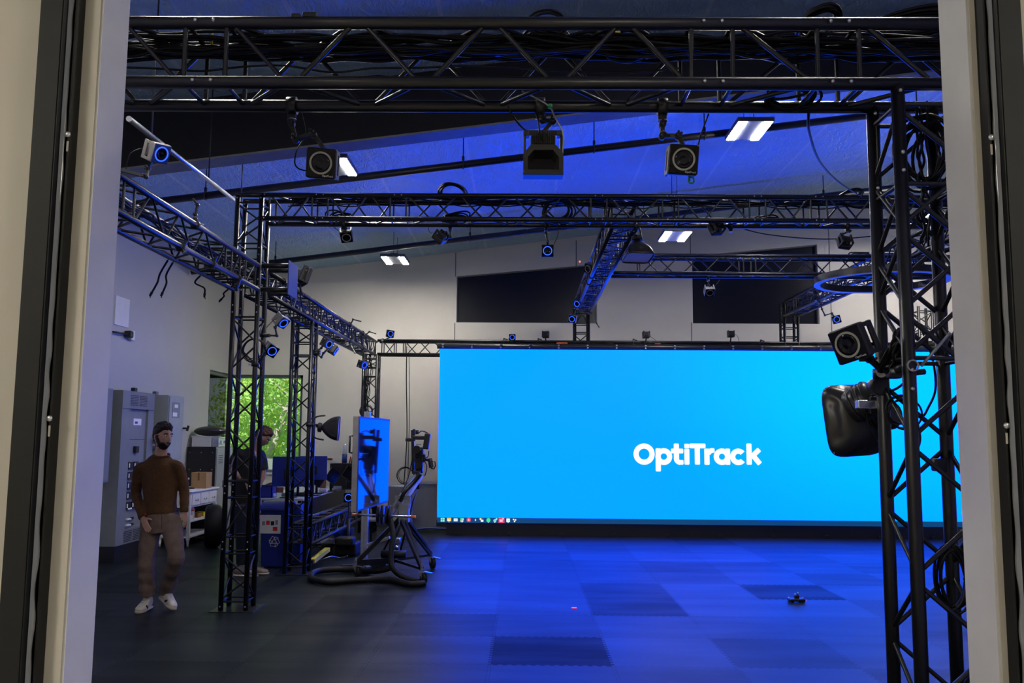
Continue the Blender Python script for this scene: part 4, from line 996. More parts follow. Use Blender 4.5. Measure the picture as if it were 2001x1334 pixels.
mb = MB(); p = at(1765, 676, Y1-.03); mb.tube(at(1857, 650, Y1-.05), at(1800, 715, Y1-.03), .0055); solo(mb, 'strap_line', 'steel', 'grey line running up from the clamp to the right jamb', 'line')
cable([at(1800, 640, Y1+.3), at(1822, 700, Y1+.28), at(1828, 760, Y1+.28), at(1812, 800, Y1+.28), at(1805, 812, Y1+.28)], .005, 'black cable looping right of the clamp on the near right tower')
cable([at(1772, 745, Y1+.16), at(1785, 800, Y1+.18), at(1798, 860, Y1+.18), at(1775, 915, Y1+.18), at(1780, 940, Y1+.2)], .005, 'black cable hanging down inside the near right tower')
coil(at(1764, 803, Y1+.15), (.2, 1, 0), .06, 4, .004, .012, 'cable loop on the near right tower behind the dome light bracket', 42)
t = thing('power_box', 'small black connector box on the back chord of the near right tower', 'box', at(1838, 905, Y1+G))
MB().rbox(at(1836, 908, Y1+G-.02), (.05, .05, .05), .008).build('case', 'black', t); MB().tube(at(1828, 903, Y1+G-.02), at(1822, 900, Y1+G-.02), .012, n=10).build('socket', 'steel', t)

# dome (soft) lights
def dome(c, aim, size, depth, label, yoke=None, back=.05, ang=0., dents=True, hanger=None):
    c = V(c); R = look(V(aim), roll=ang); t = thing('dome_light', label, 'light', c, R); Mw = WM[t.name]
    def mk(): m = MB(); m.M = Mw; return m
    n = 48; prof = []
    for i in range(13):
        s = i/12; prof.append((math.sin(math.pi/2*(s**.75)), s))       # back to front
    vs = []
    for (r, s) in prof:
        r = max(r, .12); y = depth*(.5-s); ex = 2 + 3.2*s
        for k in range(n):
            a = 2*math.pi*k/n; ca, sa = math.cos(a), math.sin(a)
            x = math.copysign(abs(ca)**(2/ex), ca)*size/2*r; z = math.copysign(abs(sa)**(2/ex), sa)*size/2*r
            if dents and .45 < s < .95:
                for side in range(4):
                    for q in (-1, 0, 1):
                        a0 = side*math.pi/2 + q*.30
                        dd = (a-a0+math.pi) % (2*math.pi)-math.pi
                        k_ = math.exp(-(dd/.075)**2-((s-.70)/.13)**2); x *= 1-.17*k_; z *= 1-.17*k_
            vs.append((x, y, z))
    L = len(prof)
    fs = [(i*n+k, i*n+(k+1) % n, (i+1)*n+(k+1) % n, (i+1)*n+k) for i in range(L-1) for k in range(n)] + [tuple(range(n-1, -1, -1))]
    # inner wall so that the shell has a thickness
    o = len(vs)
    vs += [(x*.95, min(y+.004, depth*.46), z*.95) for x, y, z in vs[:L*n]]
    fs += [(o+i*n+k, o+(i+1)*n+k, o+(i+1)*n+(k+1) % n, o+i*n+(k+1) % n) for i in range(L-1) for k in range(n)]
    fs += [((L-1)*n+k, (L-1)*n+(k+1) % n, o+(L-1)*n+(k+1) % n, o+(L-1)*n+k) for k in range(n)]
    m = mk(); m.add(vs, fs, True); m.build('dome_shell', 'satin', t)
    m = mk(); m.lathe([(size*.17, 0), (size*.19, back*.3), (size*.19, back*.8), (size*.15, back)], (0, depth*.46, 0), (0, 1, 0), 24)
    for k in range(4): m.lathe([(size*.20, 0), (size*.20, .006)], (0, depth*.46+back*(.12+.2*k), 0), (0, 1, 0), 24)
    m.build('lamp_head', 'black', t)
    m = mk(); m.rbox((0, -depth*.44, 0), (size*.88, .004, size*.88), .001); m.build('diffuser_cloth', 'paper', t)
    if yoke:
        m = mk(); m.path(catmull([V((0, depth*.3, size*.5)), V((0, depth*.62+back, size*.40)), V((0, depth*.75+back, 0)), V((0, depth*.62+back, -size*.40)), V((0, depth*.3, -size*.5))], 8), .010, 8); m.build('yoke', 'black', t)
    if hanger: arm_parts(t, [c+R@V((0, depth*.5+back, 0))]+[V(p) for p in hanger[0]], hanger[1])
    return t
c = at(1690, 817, 3.82)
t = dome(c, (-.42, .90, -.10), .315, .15, 'big black dome light with finger dents hung on the near right tower, seen from behind', back=.09, ang=.05)
zz = at(1745, 790, Y1+G).z
MB().rbox((XRT-.03, Y1+G+.03, zz), (.13, .04, .034), .004).build('steel_bracket', 'chrome', t)
MB().rbox(at(1706, 792, 3.58), (.045, .05, .07), .006).build('tilt_knuckle', 'black', t)
hp = at(1692, 782, 3.64); hx = V((.62, -.55, .42)).normalized(); mb = MB(); mb.lathe([(.066, -.07), (.072, -.05), (.072, .03), (.05, .045)], hp, hx, 28)
for k in range(4): mb.lathe([(.077, 0), (.077, .006)], hp+hx*(-.045+.02*k), hx, 28)
mb.build('finned_lamp_head', 'satin', t)
MB().path(catmull([at(1690, 786, 3.62), at(1698, 775, 3.58), at(1712, 770, 3.55), at(1750, 760, 3.45), at(1775, 740, 3.42)], 8), .005, 6).build('power_wire', 'cable', t)
MB().tube(at(1717, 767, 3.55), at(1722, 766, 3.54), .008, n=8).build('cable_tape', 'green', t)
MB().path(catmull([at(1692, 805, 3.60), at(1700, 840, 3.60), at(1716, 862, 3.60), at(1733, 878, 3.55)], 8), .004, 6).build('safety_wire', 'cable', t)
c = at(1246, 487, YBP-.05); p = chp(1241)
dome(c, (.02, -.16, -1), .30, .20, 'black dome light with finger dents facing down under the portal truss at the centre truss', yoke=True, back=.05, hanger=([V((p.x, YBP, p.z-.05)), p], 'x'))
c = at(645, 836, YE+.06); 
dome(c, (1, .14, -.05), .30, .22, 'small black dome light on the rear left tower, facing right', yoke=True, back=.05, hanger=([V((XA+G+.09, YE+.03, at(612, 830, YE).z)), V((XA+G, YE, at(604, 830, YE).z))], 'z'))
# hanging ring light
c = at(1722, 553, 11.3); t = thing('ring_light', 'large hanging ring light shining back blue, behind the near right tower', 'light', c)
mb = MB(); mb.annulus(c+V((0, 0, .006)), (0, 0, 1), .745, .83, .085, 96); mb.build('ring_housing', 'satin', t)
mb = MB(); mb.annulus(c, (0, 0, 1), .750, .825, .006, 96); mb.build('ring_diffuser', 'paper', t)
for a in (.6, 2.7, 4.7):
    q = c+V((.78*math.cos(a), .78*math.sin(a), .09)); MB().tube(q, (c.x+.1*math.cos(a), Y5+.12, ZP-G), .003, n=5).build('hanging_wire', 'pipe', t)
cable([at(1455, 448, YBP), at(1500, 458, YBP), at(1580, 466, YBP), at(1650, 466, YBP), at(1725, 459, YBP)], .006, 'slack black cable sagging under the right half of the portal truss')

# ------------------------------------------------------------------ left wall: electrical gear
PX = -5.33
t = thing('electrical_panel', 'tall grey electrical panel with rows of breakers behind the man in brown', 'electrical panel', (PX-.13, 12.2, 0))
y0, y1, zt = 11.66, 12.68, 2.26
mb = MB(); mb.bb((XL+.002, y0, .21), (PX, y0+.26, zt)); mb.bb((XL+.002, y1-.20, .21), (PX, y1, zt)); mb.bb((XL+.002, y0+.26, .21), (PX-.03, y1-.20, zt)); mb.bb((XL+.002, y0+.26, 2.02), (PX, y1-.2, zt)); mb.bb((XL+.002, y0+.26, .21), (PX, y1-.2, .40)); mb.build('cabinet_body', 'panel', t)
MB().bb((XL+.002, y0+.01, .0), (PX-.01, y1-.01, .21)).build('plinth', 'plinth', t)
for zc_, in ((2.14,), (.31,)):
    mb = MB()
    for g in range(2):
        for k in range(7): mb.bb((PX, y0+.24+g*.28, zc_-.075+k*.022), (PX+.003, y0+.48+g*.28, zc_-.066+k*.022))
    mb.build('louvre_grille', 'plinth', t)
MB().bb((PX, y0+.02, 2.015), (PX+.006, y1-.02, 2.022)).build('seam', 'plinth', t)
mb = MB(); mb.bb((PX-.03, y0+.42, 1.80), (PX-.024, y0+.66, 1.89)); mb.build('rating_label', 'paper', t)
MB().bb((PX-.024, y0+.46, 1.82), (PX-.022, y0+.54, 1.85)).build('label_print', 'blue', t)
MB().bb((PX-.03, y0+.46, 1.42), (PX+.01, y0+.56, 1.51)).build('main_breaker', 'black', t)
MB().bb((PX-.03, y0+.3, 1.60), (PX-.026, y1-.22, 1.606)).build('seam', 'plinth', t)
for k in range(5):
    z = 1.30-k*.135
    for g in range(2):
        mb = MB(); mb.bb((PX-.03, y0+.30+g*.17, z-.10), (PX-.005, y0+.44+g*.17, z)); mb.build('breaker', 'black', t)
        MB().bb((PX-.005, y0+.30+g*.17, z-.075), (PX+.0, y0+.325+g*.17, z-.02)).build('breaker_label', 'paper', t)
for k in range(3):
    z = .62-k*.03+.0; z = (.66, .52, .44)[k]
    MB().bb((PX-.03, y0+.34, z), (PX-.002, y0+.46, z+.02)).build('breaker_label', 'paper', t); MB().bb((PX-.03, y0+.47, z), (PX+.004, y0+.52, z+.03)).build('breaker', 'black', t)
MB().rbox((PX-.10, y0+.55, zt+.03), (.06, .09, .06), .01).build('conduit_hub', 'black', t)
t = thing('disconnect_switch', 'light grey disconnect switch cabinet with a lever, right of the tall electrical panel', 'electrical panel', (-5.2, 13.1, 0))
x1 = -5.18; mb = MB(); mb.bb((XL+.002, 12.80, 1.30), (x1, 13.38, 2.25)); mb.build('cabinet_body', 'panel_light', t)
MB().bb((x1, 12.82, 1.32), (x1+.014, 13.36, 2.23)).build('door', 'panel_light', t)
MB().bb((x1+.014, 12.92, 1.92), (x1+.018, 13.20, 2.15)).build('warning_label', 'panel', t)
mb = MB(); mb.bb((x1+.018, 12.94, 1.94), (x1+.020, 13.10, 2.00)); mb.bb((x1+.018, 12.99, 2.07), (x1+.020, 13.12, 2.12)); mb.build('label_print', 'paper', t)
mb = MB(); mb.tube((x1, 13.36, 1.77), (x1+.09, 13.36, 1.77), .014, n=8); mb.bar((x1+.08, 13.36, 1.73), (x1+.10, 13.36, 1.81), .025, .03); mb.build('lever', 'black', t)
MB().rbox((XL+.14, 13.0, 2.28), (.06, .09, .06), .01).build('conduit_hub', 'panel_dark', t)
mb = MB(); mb.lathe([(.085, 0), (.085, .07), (.06, .10), (.001, .11)], (-5.30, 12.74, 1.60), (1, 0, 0), 24); mb.tube((-5.5, 12.74, 1.52), (-5.30, 12.74, 1.52), .05, n=14); o = solo(mb, 'electric_meter', 'alu', 'round bluish electric meter between the tall panel and the disconnect switch', 'meter')
MB().bb((XL+.002, 12.69, 1.45), (-5.45, 12.795, 1.70)).build('meter_socket', 'panel', o)
t = thing('wall_box', 'narrow blue-grey wall box at the left jamb, left of the tall electrical panel', 'electrical panel', (-5.5, 11.2, 1.05))
MB().bb((XL+.002, 10.7, 1.05), (-5.42, 11.56, 2.27)).build('box_body', 'panel', t); MB().bb((-5.42, 10.72, 1.07), (-5.41, 11.54, 2.25)).build('door', 'panel', t)
p0 = V((-5.50, 11.3, 2.27)); 
t = thing('conduit', 'silver conduit rising from the wall box beside the left jamb', 'conduit', p0)
MB().path(catmull([p0, p0+V((0, 0, .6)), p0+V((0, 0, 1.0)), p0+V((-.03, -.02, 1.10)), p0+V((-.03, -.08, 1.2)), p0+V((-.03, -.1, 1.9))], 6), .035, 12).build('pipe', 'alu', t)
for k in range(4): MB().tube(p0+V((0, 0, .01+.03*k)), p0+V((0, 0, .025+.03*k)), .042, n=12).build('coupling_ring', 'steel', t)
a, b = atx(227, 573, XL+.012), atx(254, 640, XL+.012); a2, b2 = atx(254, 582, XL+.012), atx(227, 634, XL+.012)
mb = MB(); mb.bb((XL+.002, a.y, min(b.z, b2.z)), (XL+.014, a2.y, max(a.z, a2.z)-.03)); solo(mb, 'wall_board', 'white', 'blank pale board on the left wall under the side truss', 'board')
a, b = atx(221, 648, XL+.05), atx(252, 653, XL+.05)
mb = MB(); mb.tube(a, b, .014); t = thing('wall_bracket', 'dark rod bracket on the left wall below the pale board', 'bracket', b); mb.build('rod', 'pipe', t)
mb = MB(); mb.rbox(b, (.10, .10, .10), .02); mb.build('fitting', 'pipe', t); mb = MB(); mb.rbox(b+V((-.02, .13, 0)), (.05, .12, .14), .01); mb.build('outlet_plate', 'white', t)

# ------------------------------------------------------------------ white console with drawers, locker and things on them
t = thing('console_table', 'white console table with three small drawers and open shelves by the left wall', 'console table', (-5.23, 13.95, 0))
cx0_, cx1_, cy0_, cy1_ = -5.46, -5.0, 13.36, 14.50
MB().rbox((-5.23, 13.93, .815), (.52, 1.22, .03), .008).build('table_top', 'white', t)
MB().bb((cx0_, cy0_, .58), (cx1_, cy1_, .80)).build('drawer_case', 'white', t)
for k in range(3):
    yy = cy0_+.05+k*.36; d = MB().rbox((cx1_+.006, yy+.16, .69), (.02, .32, .17), .004).build('drawer', 'white', t)
    mb = MB(); mb.path(catmull([(cx1_+.018, yy+.11, .69), (cx1_+.032, yy+.12, .675), (cx1_+.032, yy+.20, .675), (cx1_+.018, yy+.21, .69)], 4), .006, 6); mb.build('drawer_pull', 'steel', d)
for x in (cx0_+.02, cx1_-.02):
    for y in (cy0_+.02, cy1_-.02):
        mb = MB(); mb.tube((x, y, 0), (x, y, .10), .014, .022, 10); mb.bar((x, y, .10), (x, y, .60), .045, .045); mb.build('leg', 'white', t)
for z in (.36, .13): MB().bb((cx0_, cy0_, z), (cx1_, cy1_, z+.022)).build('shelf', 'white', t)
t = thing('locker', 'grey metal locker with vents and a black bolted side behind the white console', 'locker', (-5.34, 15.05, 0))
MB().bb((XL+.03, 14.68, 0), (-5.10, 15.48, 1.47)).build('locker_body', 'panel_light', t)
mb = MB(); mb.bb((XL+.03, 14.655, .02), (-5.10, 14.678, 1.47)); mb.build('black_side_board', 'black', t)
mb = MB()
for x in (-5.53, -5.34, -5.15):
    for z in (.35, .80, 1.10, 1.38): mb.sphere((x+(.02 if z in (.8,) else 0), 14.652, z), .009, 6, 5)
mb.build('board_bolt', 'bolt', t)
for k in range(2):
    d = MB().bb((-5.098, 14.70+k*.39, .06), (-5.088, 15.07+k*.39, 1.44)).build('locker_door', 'panel_light', t)
    mb = MB()
    for q in range(5): mb.bb((-5.088, 14.78+k*.39, 1.20+q*.03), (-5.085, 14.98+k*.39, 1.212+q*.03))
    mb.build('door_vent', 'plinth', d)
    MB().rbox((-5.08, 15.02+k*.39, .85), (.02, .03, .12), .004).build('door_handle', 'steel', d)
t = thing('storage_box', 'pale box on top of the locker under the black bag', 'box', (-5.40, 14.95, 1.47)); MB().rbox((-5.37, 14.95, 1.56), (.33, .44, .17), .008).build('box_body', 'white', t); MB().rbox((-5.37, 14.95, 1.642), (.35, .46, .02), .006).build('lid', 'white', t)
t = thing('metal_case', 'small silver case with a clasp on top of the locker', 'case', (-5.15, 14.9, 1.47)); MB().rbox((-5.14, 14.95, 1.555), (.11, .44, .165), .01).build('case_body', 'alu', t)
mb = MB(); mb.path([(-5.085, 14.85, 1.58), (-5.07, 14.85, 1.52), (-5.07, 15.02, 1.52), (-5.085, 15.02, 1.58)], .008, 6); mb.build('clasp', 'chrome', t); MB().bb((-5.086, 14.83, 1.60), (-5.082, 15.06, 1.615)).build('clasp_plate', 'steel', t)
mb = MB(); mb.sphere((-5.30, 14.95, 1.735), .24, 24, 12, (1.15, 1.0, .36)); mb.tube((-5.62+.06, 14.9, 1.75), (-5.50, 14.9, 1.75), .004, .03, 8); o = solo(mb, 'padded_bag', 'satin', 'black padded oval bag on top of the pale box by the window', 'bag')
mb = MB(); mb.path([V((-5.30+.274*math.cos(a), 14.95+.24*math.sin(a), 1.735)) for a in np.linspace(0, 6.28, 33)[:-1]], .006, 5, True); mb.build('zip_piping', 'rubber', o)
t = thing('cardboard_box', 'small brown cardboard box on the white console table', 'box', (-5.2, 14.1, .83)); p = at(413, 944, 13.9)
MB().rbox((-5.12, 14.12, .955), (.24, .26, .25), .004).build('carton', 'card', t); MB().bb((-5.135, 13.985, .955), (-5.105, 14.255, 1.0815)).build('tape', 'wood', t)
for k in range(4):
    mb = MB(); x, y = -5.36+.03*k, 13.86+.035*k; mb.tube((x, y, .83), (x, y, .97), .010, n=8); 
    o = solo(mb, 'marker_pen', 'black', ('first', 'second', 'third', 'fourth')[k]+' black stick with a white tip from the left, in front of the cardboard box', 'pen', 'sticks with white tips on the console'); MB().tube((x, y, .97), (x, y, 1.0), .012, n=8).build('tip', 'white', o)
mb = MB(); mb.rbox((-5.20, 13.52, .838), (.36, .24, .014), .004); solo(mb, 'paper_stack', 'paper', 'flat white papers at the near end of the console table', 'papers')
mb = MB(); mb.rbox((-5.25, 13.55, .87), (.07, .05, .05), .008); solo(mb, 'small_device', 'black', 'small black device on the papers on the console', 'device')
mb = MB(); mb.rbox((-5.18, 13.80, .845), (.12, .10, .03), .01); solo(mb, 'tray', 'camgrey', 'small dark tray in front of the sticks on the console', 'tray')
t = thing('bottle', 'white bottle with a red band on the upper shelf of the console', 'bottle', (-5.12, 13.75, .38)); MB().lathe([(.045, 0), (.045, .15), (.02, .18), (.02, .20)], (-5.12, 13.75, .382)).build('bottle_body', 'white', t); MB().lathe([(.046, .12), (.046, .14)], (-5.12, 13.75, .382)).build('band', 'red', t)
for k, (x, y, mm, lab) in enumerate(((-5.25, 13.50, 'navy', 'dark flat box at the near end of the upper console shelf'), (-5.12, 13.55, 'white', 'small pale box at the front of the upper console shelf'), (-5.15, 14.00, 'wood', 'small brown box in the middle of the upper console shelf'), (-5.15, 14.25, 'yellow', 'small yellowish box at the far end of the upper console shelf'))):
    mb = MB(); mb.rbox((x, y, .415), (.14, .16, .065), .008); solo(mb, 'small_box', mm, lab, 'box')
mb = MB(); c = V((-4.62, 13.3, .32)); mb.lathe([(.15, -.08), (.20, -.115), (.26, -.12), (.295, -.10), (.315, -.06), (.322, 0), (.315, .06), (.295, .10), (.26, .12), (.20, .115), (.15, .08)], c, (1, .35, 0), 40); o = solo(mb, 'tyre', 'rubber', 'black round tyre-like roll standing on the floor behind the left tower', 'tyre')

# ------------------------------------------------------------------ desk at the back and what stands on it
t = thing('desk', 'long white-topped desk with black panels running to the back wall', 'desk', (-3.6, 14.6, 0))
MB().rbox((-3.60, 14.6, .745), (.82, 3.3, .035), .006).build('desk_top', 'white', t)
MB().bb((-3.25, 13.1, .08), (-3.23, 16.2, .72)).build('modesty_panel', 'black', t)
for y in (13.05, 16.15):
    for x in (-3.95, -3.27): MB().bar((x, y, 0), (x, y, .73), .05, .05).build('leg', 'black', t)
def monitor(c, w_, h_, aim, label, tilt=0, m_='black', back='blue', stand=True):
    c = V(c); R = look(V(aim), roll=tilt); t = thing('monitor', label, 'monitor', c, R); Mw = WM[t.name]
    m = MB(); m.M = Mw; m.rbox((0, 0, 0), (w_, .022, h_), .006); m.build('casing', back, t)
    m = MB(); m.M = Mw; m.box((0, -.0125, 0), (w_*.96, .002, h_*.94)); m.build('screen', 'gloss', t)
    m = MB(); m.M = Mw; m.rbox((0, .022, -h_*.1), (w_*.3, .025, h_*.35), .006); m.build('rear_housing', 'black', t)
    if stand:
        m = MB(); b = c + R@V((0, .05, 0)); m.tube((b.x, b.y, .765), (b.x, b.y, b.z), .02, n=10); m.rbox((b.x, b.y, .771), (.22, .18, .014), .005); m.build('stand', 'black', t)
    return t
c = at(566, 921, 13.1); monitor(c, .50, .44, (-.15, 1, 0), 'blue-backed monitor at the near end of the desk, seen from behind')
c = at(612, 914, 13.6); monitor(c, .42, .36, (-.3, 1, 0), 'second dark monitor behind the blue-backed one on the desk')
for k, (px, py, Y, lab) in enumerate(((586, 932, 13.4, 'tilted black tablet nearest the blue-backed monitor on the desk'), (622, 935, 14.0, 'tilted black tablet second along the desk'), (650, 930, 14.6, 'tilted black tablet with a blue edge third along the desk'), (682, 925, 15.2, 'tilted black tablet furthest along the desk by the display'))):
    monitor(at(px, py, Y), .30, .19, (.55, -.5, .55), lab, -.75, back='black')
mb = MB(); c = at(673, 905, 15.6); mb.lathe([(.045, 0), (.045, .27), (.028, .30), (.028, .34)], (c.x, c.y, c.z)); o = solo(mb, 'spray_can', 'silver_tube', 'tall white and blue spray can on the black box at the end of the desk', 'can')
b = c.copy(); MB().lathe([(.046, .01), (.046, .16)], (c.x, c.y, c.z)).build('label_band', 'bluepaint', o)
mb = MB(); mb.bb((c.x-.22, 15.45, .765), (c.x+.22, 15.75, c.z)); solo(mb, 'equipment_case', 'black', 'black case at the end of the desk carrying the spray can', 'case')
for k, (dx, mm) in enumerate(((.09, 'red'), (.12, 'green'), (.15, 'orange'))):
    mb = MB(); mb.tube((c.x+dx, 15.6, c.z), (c.x+dx+.02, 15.6, c.z+.12-.02*k), .012, n=8); solo(mb, 'marker_pen', mm, ('red', 'green', 'orange')[k]+' marker standing beside the spray can', 'pen')
mb = MB(); c = at(641, 898, 15.0); mb.bb((c.x-.10, 14.9, .765), (c.x-.02, 15.0, c.z)); mb.rbox((c.x-.02, 14.95, c.z+.012), (.20, .10, .035), .006); o = solo(mb, 'label_printer', 'wood', 'small stand with an orange-brown top on the desk behind the tablets', 'stand')
q = random.Random(3)
t_small = (('white', 'crumpled white paper'), ('steel', 'small grey box'), ('paper', 'white packet'), ('black', 'small black adaptor'), ('wood', 'small brown block'), ('paper', 'white cup'), ('alu', 'shiny bracket'))
spots = ((530, 962, 13.15), (560, 964, 13.3), (575, 961, 13.5), (592, 963, 13.4), (603, 958, 13.8), (632, 952, 14.4), (660, 946, 15.1))
for k, ((mm, nm), (px, py, Y)) in enumerate(zip(t_small, spots)):
    p = at(px, py, Y); mb = MB(); mb.rbox((p.x, Y, .765+.03), (.13, .12, .055), .015); o = solo(mb, nm.split()[-1]+'_item' if False else ('paper_ball', 'small_box', 'packet', 'adaptor', 'wooden_block', 'cup', 'bracket')[k], mm, nm + (' at the near end of the desk beside the chair', ' on the near end of the desk', ' on the desk under the blue-backed monitor', ' on the desk by the rear left tower', ' on the desk just right of the tower chords', ' half way along the desk edge', ' at the far end of the desk')[k], ('paper', 'box', 'packet', 'adaptor', 'block', 'cup', 'bracket')[k])
# wooden chair behind the desk
t = thing('chair', 'brown wooden chair with a curved back behind the desk under the window', 'chair', (-4.45, 14.2, 0))
a = at(538, 948, 14.2); x = a.x
MB().rbox((x, 14.0, .46), (.40, .40, .035), .012).build('seat', 'wood', t)
MB().path(catmull([(x-.19, 14.2, .46), (x-.19, 14.22, .80), (x-.10, 14.22, .90), (x+.10, 14.22, .90), (x+.19, 14.22, .80), (x+.19, 14.2, .46)], 6), .018, 8).build('back_frame', 'wood', t)
MB().rbox((x, 14.21, .80), (.26, .02, .10), .008).build('back_panel', 'wood', t)
for sx in (-.17, .17):
    for y in (13.83, 14.18): MB().tube((x+sx, y, 0), (x+sx, y, .45), .016, .02, 8).build('leg', 'wood', t)
# blue bin on the desk, recycling bin on the floor
t = thing('storage_bin', 'small blue open bin on the near end of the desk by the bending person', 'bin', at(512, 975, 13.1))
p = at(512, 962, 13.1); x = p.x
mb = MB(); z0, z1 = .763, .93
for a, b in (((x-.17, 13.02, z0), (x+.17, 13.035, z1)), ((x-.17, 13.25, z0), (x+.17, 13.265, z1)), ((x-.17, 13.02, z0), (x-.155, 13.265, z1)), ((x+.155, 13.02, z0), (x+.17, 13.265, z1)), ((x-.17, 13.02, z0), (x+.17, 13.265, z0+.012))): mb.bb(a, b)
mb.build('bin_body', 'blue', t); mb = MB(); mb.path([(x-.175, 13.015, z1), (x+.175, 13.015, z1), (x+.175, 13.27, z1), (x-.175, 13.27, z1)], .010, 6, True); mb.build('bin_rim', 'blue', t)
BY = 11.35; bx0, bx1 = at(506, 1100, BY).x, at(558, 1100, BY).x; bz = at(530, 985, BY).z
t = thing('recycling_bin', 'dark blue recycling bin with a paper notice and a white recycling symbol', 'bin', ((bx0+bx1)/2, BY+.2, 0))
mb = MB(); vs = []
for z, e in ((0.02, .02), (bz-.06, 0)):
    vs += [(bx0+e, BY+e, z), (bx1-e, BY+e, z), (bx1-e, BY+.42-e, z), (bx0+e, BY+.42-e, z)]
mb.add(vs, [(3, 2, 1, 0), (4, 5, 6, 7), (0, 1, 5, 4), (1, 2, 6, 5), (2, 3, 7, 6), (3, 0, 4, 7)]); mb.build('bin_body', 'recycle', t)
mb = MB(); mb.path([V((bx0-.01, BY+.21, bz-.06)), V((bx1+.01, BY+.21, bz-.06))], .001, 3)
mb = MB(); pl = [(math.cos(a)*.23, .10*math.sin(a)) for a in np.linspace(0, math.pi, 13)]
mb.poly(pl, (bx0-.012, BY+.21, bz-.075), (0, 1, 0), (0, 0, 1), (bx1-bx0+.024)); mb.build('lid', 'recycle', t)
yf = lambda z: BY+.02-.02*(z-.02)/(bz-.08)-.002
def on_bin(mb, x0, x1, z0, z1, d=.003):
    mb.add([(x0, yf(z0), z0), (x1, yf(z0), z0), (x1, yf(z1), z1), (x0, yf(z1), z1), (x0, yf(z0)-d, z0), (x1, yf(z0)-d, z0), (x1, yf(z1)-d, z1), (x0, yf(z1)-d, z1)], [(3, 2, 1, 0), (4, 5, 6, 7), (0, 1, 5, 4), (1, 2, 6, 5), (2, 3, 7, 6), (3, 0, 4, 7)])
pa, pb = at(507, 1042, BY), at(549, 1006, BY); mb = MB(); on_bin(mb, pa.x, pb.x, pa.z, pb.z); note = mb.build('paper_notice', 'paper', t)
for (x0, x1, y0_, y1_, mm) in ((512, 518, 1026, 1018, 'steel'), (520, 527, 1025, 1017, 'red'), (529, 536, 1026, 1018, 'navy'), (538, 543, 1025, 1016, 'steel'), (533, 542, 1037, 1029, 'red')):
    a, b = at(x0, y0_, BY), at(x1, y1_, BY); mb = MB(); on_bin(mb, a.x, b.x, a.z, b.z, .004); mb.build('notice_picture', mm, note)
c = at(535.5, 1058, BY); r = .078; mb = MB(); yy = yf(c.z)-.003
for k in range(3):          # three folded arrows chasing round a triangle
    a = math.radians(90+120*k); a2 = math.radians(90+120*(k+1))
    A_, B_ = V((c.x+r*math.cos(a), yy, c.z+r*math.sin(a))), V((c.x+r*math.cos(a2), yy, c.z+r*math.sin(a2)))
    o1, o2 = A_.lerp(B_, .16), A_.lerp(B_, .60); d = (o2-o1).normalized(); nn_ = V((-d.z, 0, d.x)); w_ = .017
    for p, q2 in ((o1+nn_*w_, o2+nn_*w_), (o1-nn_*w_, o2-nn_*w_), (o1+nn_*w_, o1-nn_*w_), (o2+nn_*w_*1.7, o2-nn_*w_*1.7), (o2+nn_*w_*1.7, o2+d*.034), (o2-nn_*w_*1.7, o2+d*.034)): mb.bar(p, q2, .006, .003, V((0, 1, 0)))
mb.build('recycling_symbol', 'textwhite', t)
t = thing('plastic_crate', 'small blue crate beside the recycling bin, behind the rear tower', 'crate', at(582, 1003, 11.6)); p = at(582, 993, 11.7)
MB().rbox((p.x, 11.7, p.z), (.12, .14, .12), .01).build('crate_body', 'blue', t); MB().bar((p.x, 11.7, .02), (p.x, 11.7, p.z-.05), .09, .12).build('pedestal', 'bluepaint', t)
c = at(562, 1035, 11.75); t = thing('waste_bin', 'second dark blue bin half hidden behind the rear left tower', 'bin', (c.x, 11.85, 0)); MB().rbox((at(573, 1060, 11.75).x, 11.9, .33), (.16, .3, .66), .02).build('bin_body', 'recycle', t)

# ------------------------------------------------------------------ clutter on the floor by the towers
t = thing('yellow_level', 'yellow tool lying on the floor behind the rear left tower', 'tool', at(625, 1085, 11.2))
a, b = atz(610, 1096, .12), atz(640, 1073, .16); MB().bar(a, b, .07, .05).build('tool_body', 'yellow', t); MB().bar(a+(a-b).normalized()*.06, a, .05, .04).build('tool_end', 'black', t)
c = atz(660, 1088, 0); mb = MB(); mb.rbox((c.x, c.y+.2, .10), (.50, .40, .18), .03); mb.rbox((c.x+.1, c.y, .22), (.25, .25, .12), .03); o = solo(mb, 'equipment_bag', 'rubber', 'low black equipment bag on the floor behind the black hose', 'bag')
for k, (px, py, l) in enumerate(((672, 1035, 'blue plastic wrapped box on the floor left of the display pole'), (640, 1050, 'grey sheet of plastic lying on the floor behind the yellow tool'))):
    p = atz(px, py+12, 0); mb = MB(); mb.rbox((p.x, p.y, .07 if k == 0 else .03), ((.30, .30, .14), (.55, .5, .06))[k], .03); solo(mb, ('wrapped_box', 'plastic_sheet')[k], ('blue', 'steel')[k], l, ('box', 'sheet')[k])
for k in range(5):
    q = random.Random(60+k); P0 = [atz(600+15*i+q.uniform(-6, 6), 1034+15*k+q.uniform(-6, 6), .02) for i in range(6)]
    mb = MB(); mb.path(catmull([p+V((0, 0, q.uniform(0, .10))) for p in P0], 8), .008, 6); solo(mb, 'loose_cable', ('cable', 'cable', 'bluepaint', 'cable', 'steel')[k], 'loose cable tangled on the floor around the low blue truss', 'cable', 'cables tangled by the low truss')
mb = MB(); P0 = catmull([atz(830, 1139, .04), atz(800, 1141, .04), atz(760, 1132, .04), atz(700, 1133, .04), atz(640, 1137, .04), atz(608, 1128, .05), atz(622, 1115, .05), atz(680, 1112, .05), atz(735, 1115, .06), atz(765, 1108, .1)], 10); mb.path(P0, .036, 10); solo(mb, 'hose', 'rubber', 'thick black hose lying in a long loop on the floor in front of the crane', 'hose')
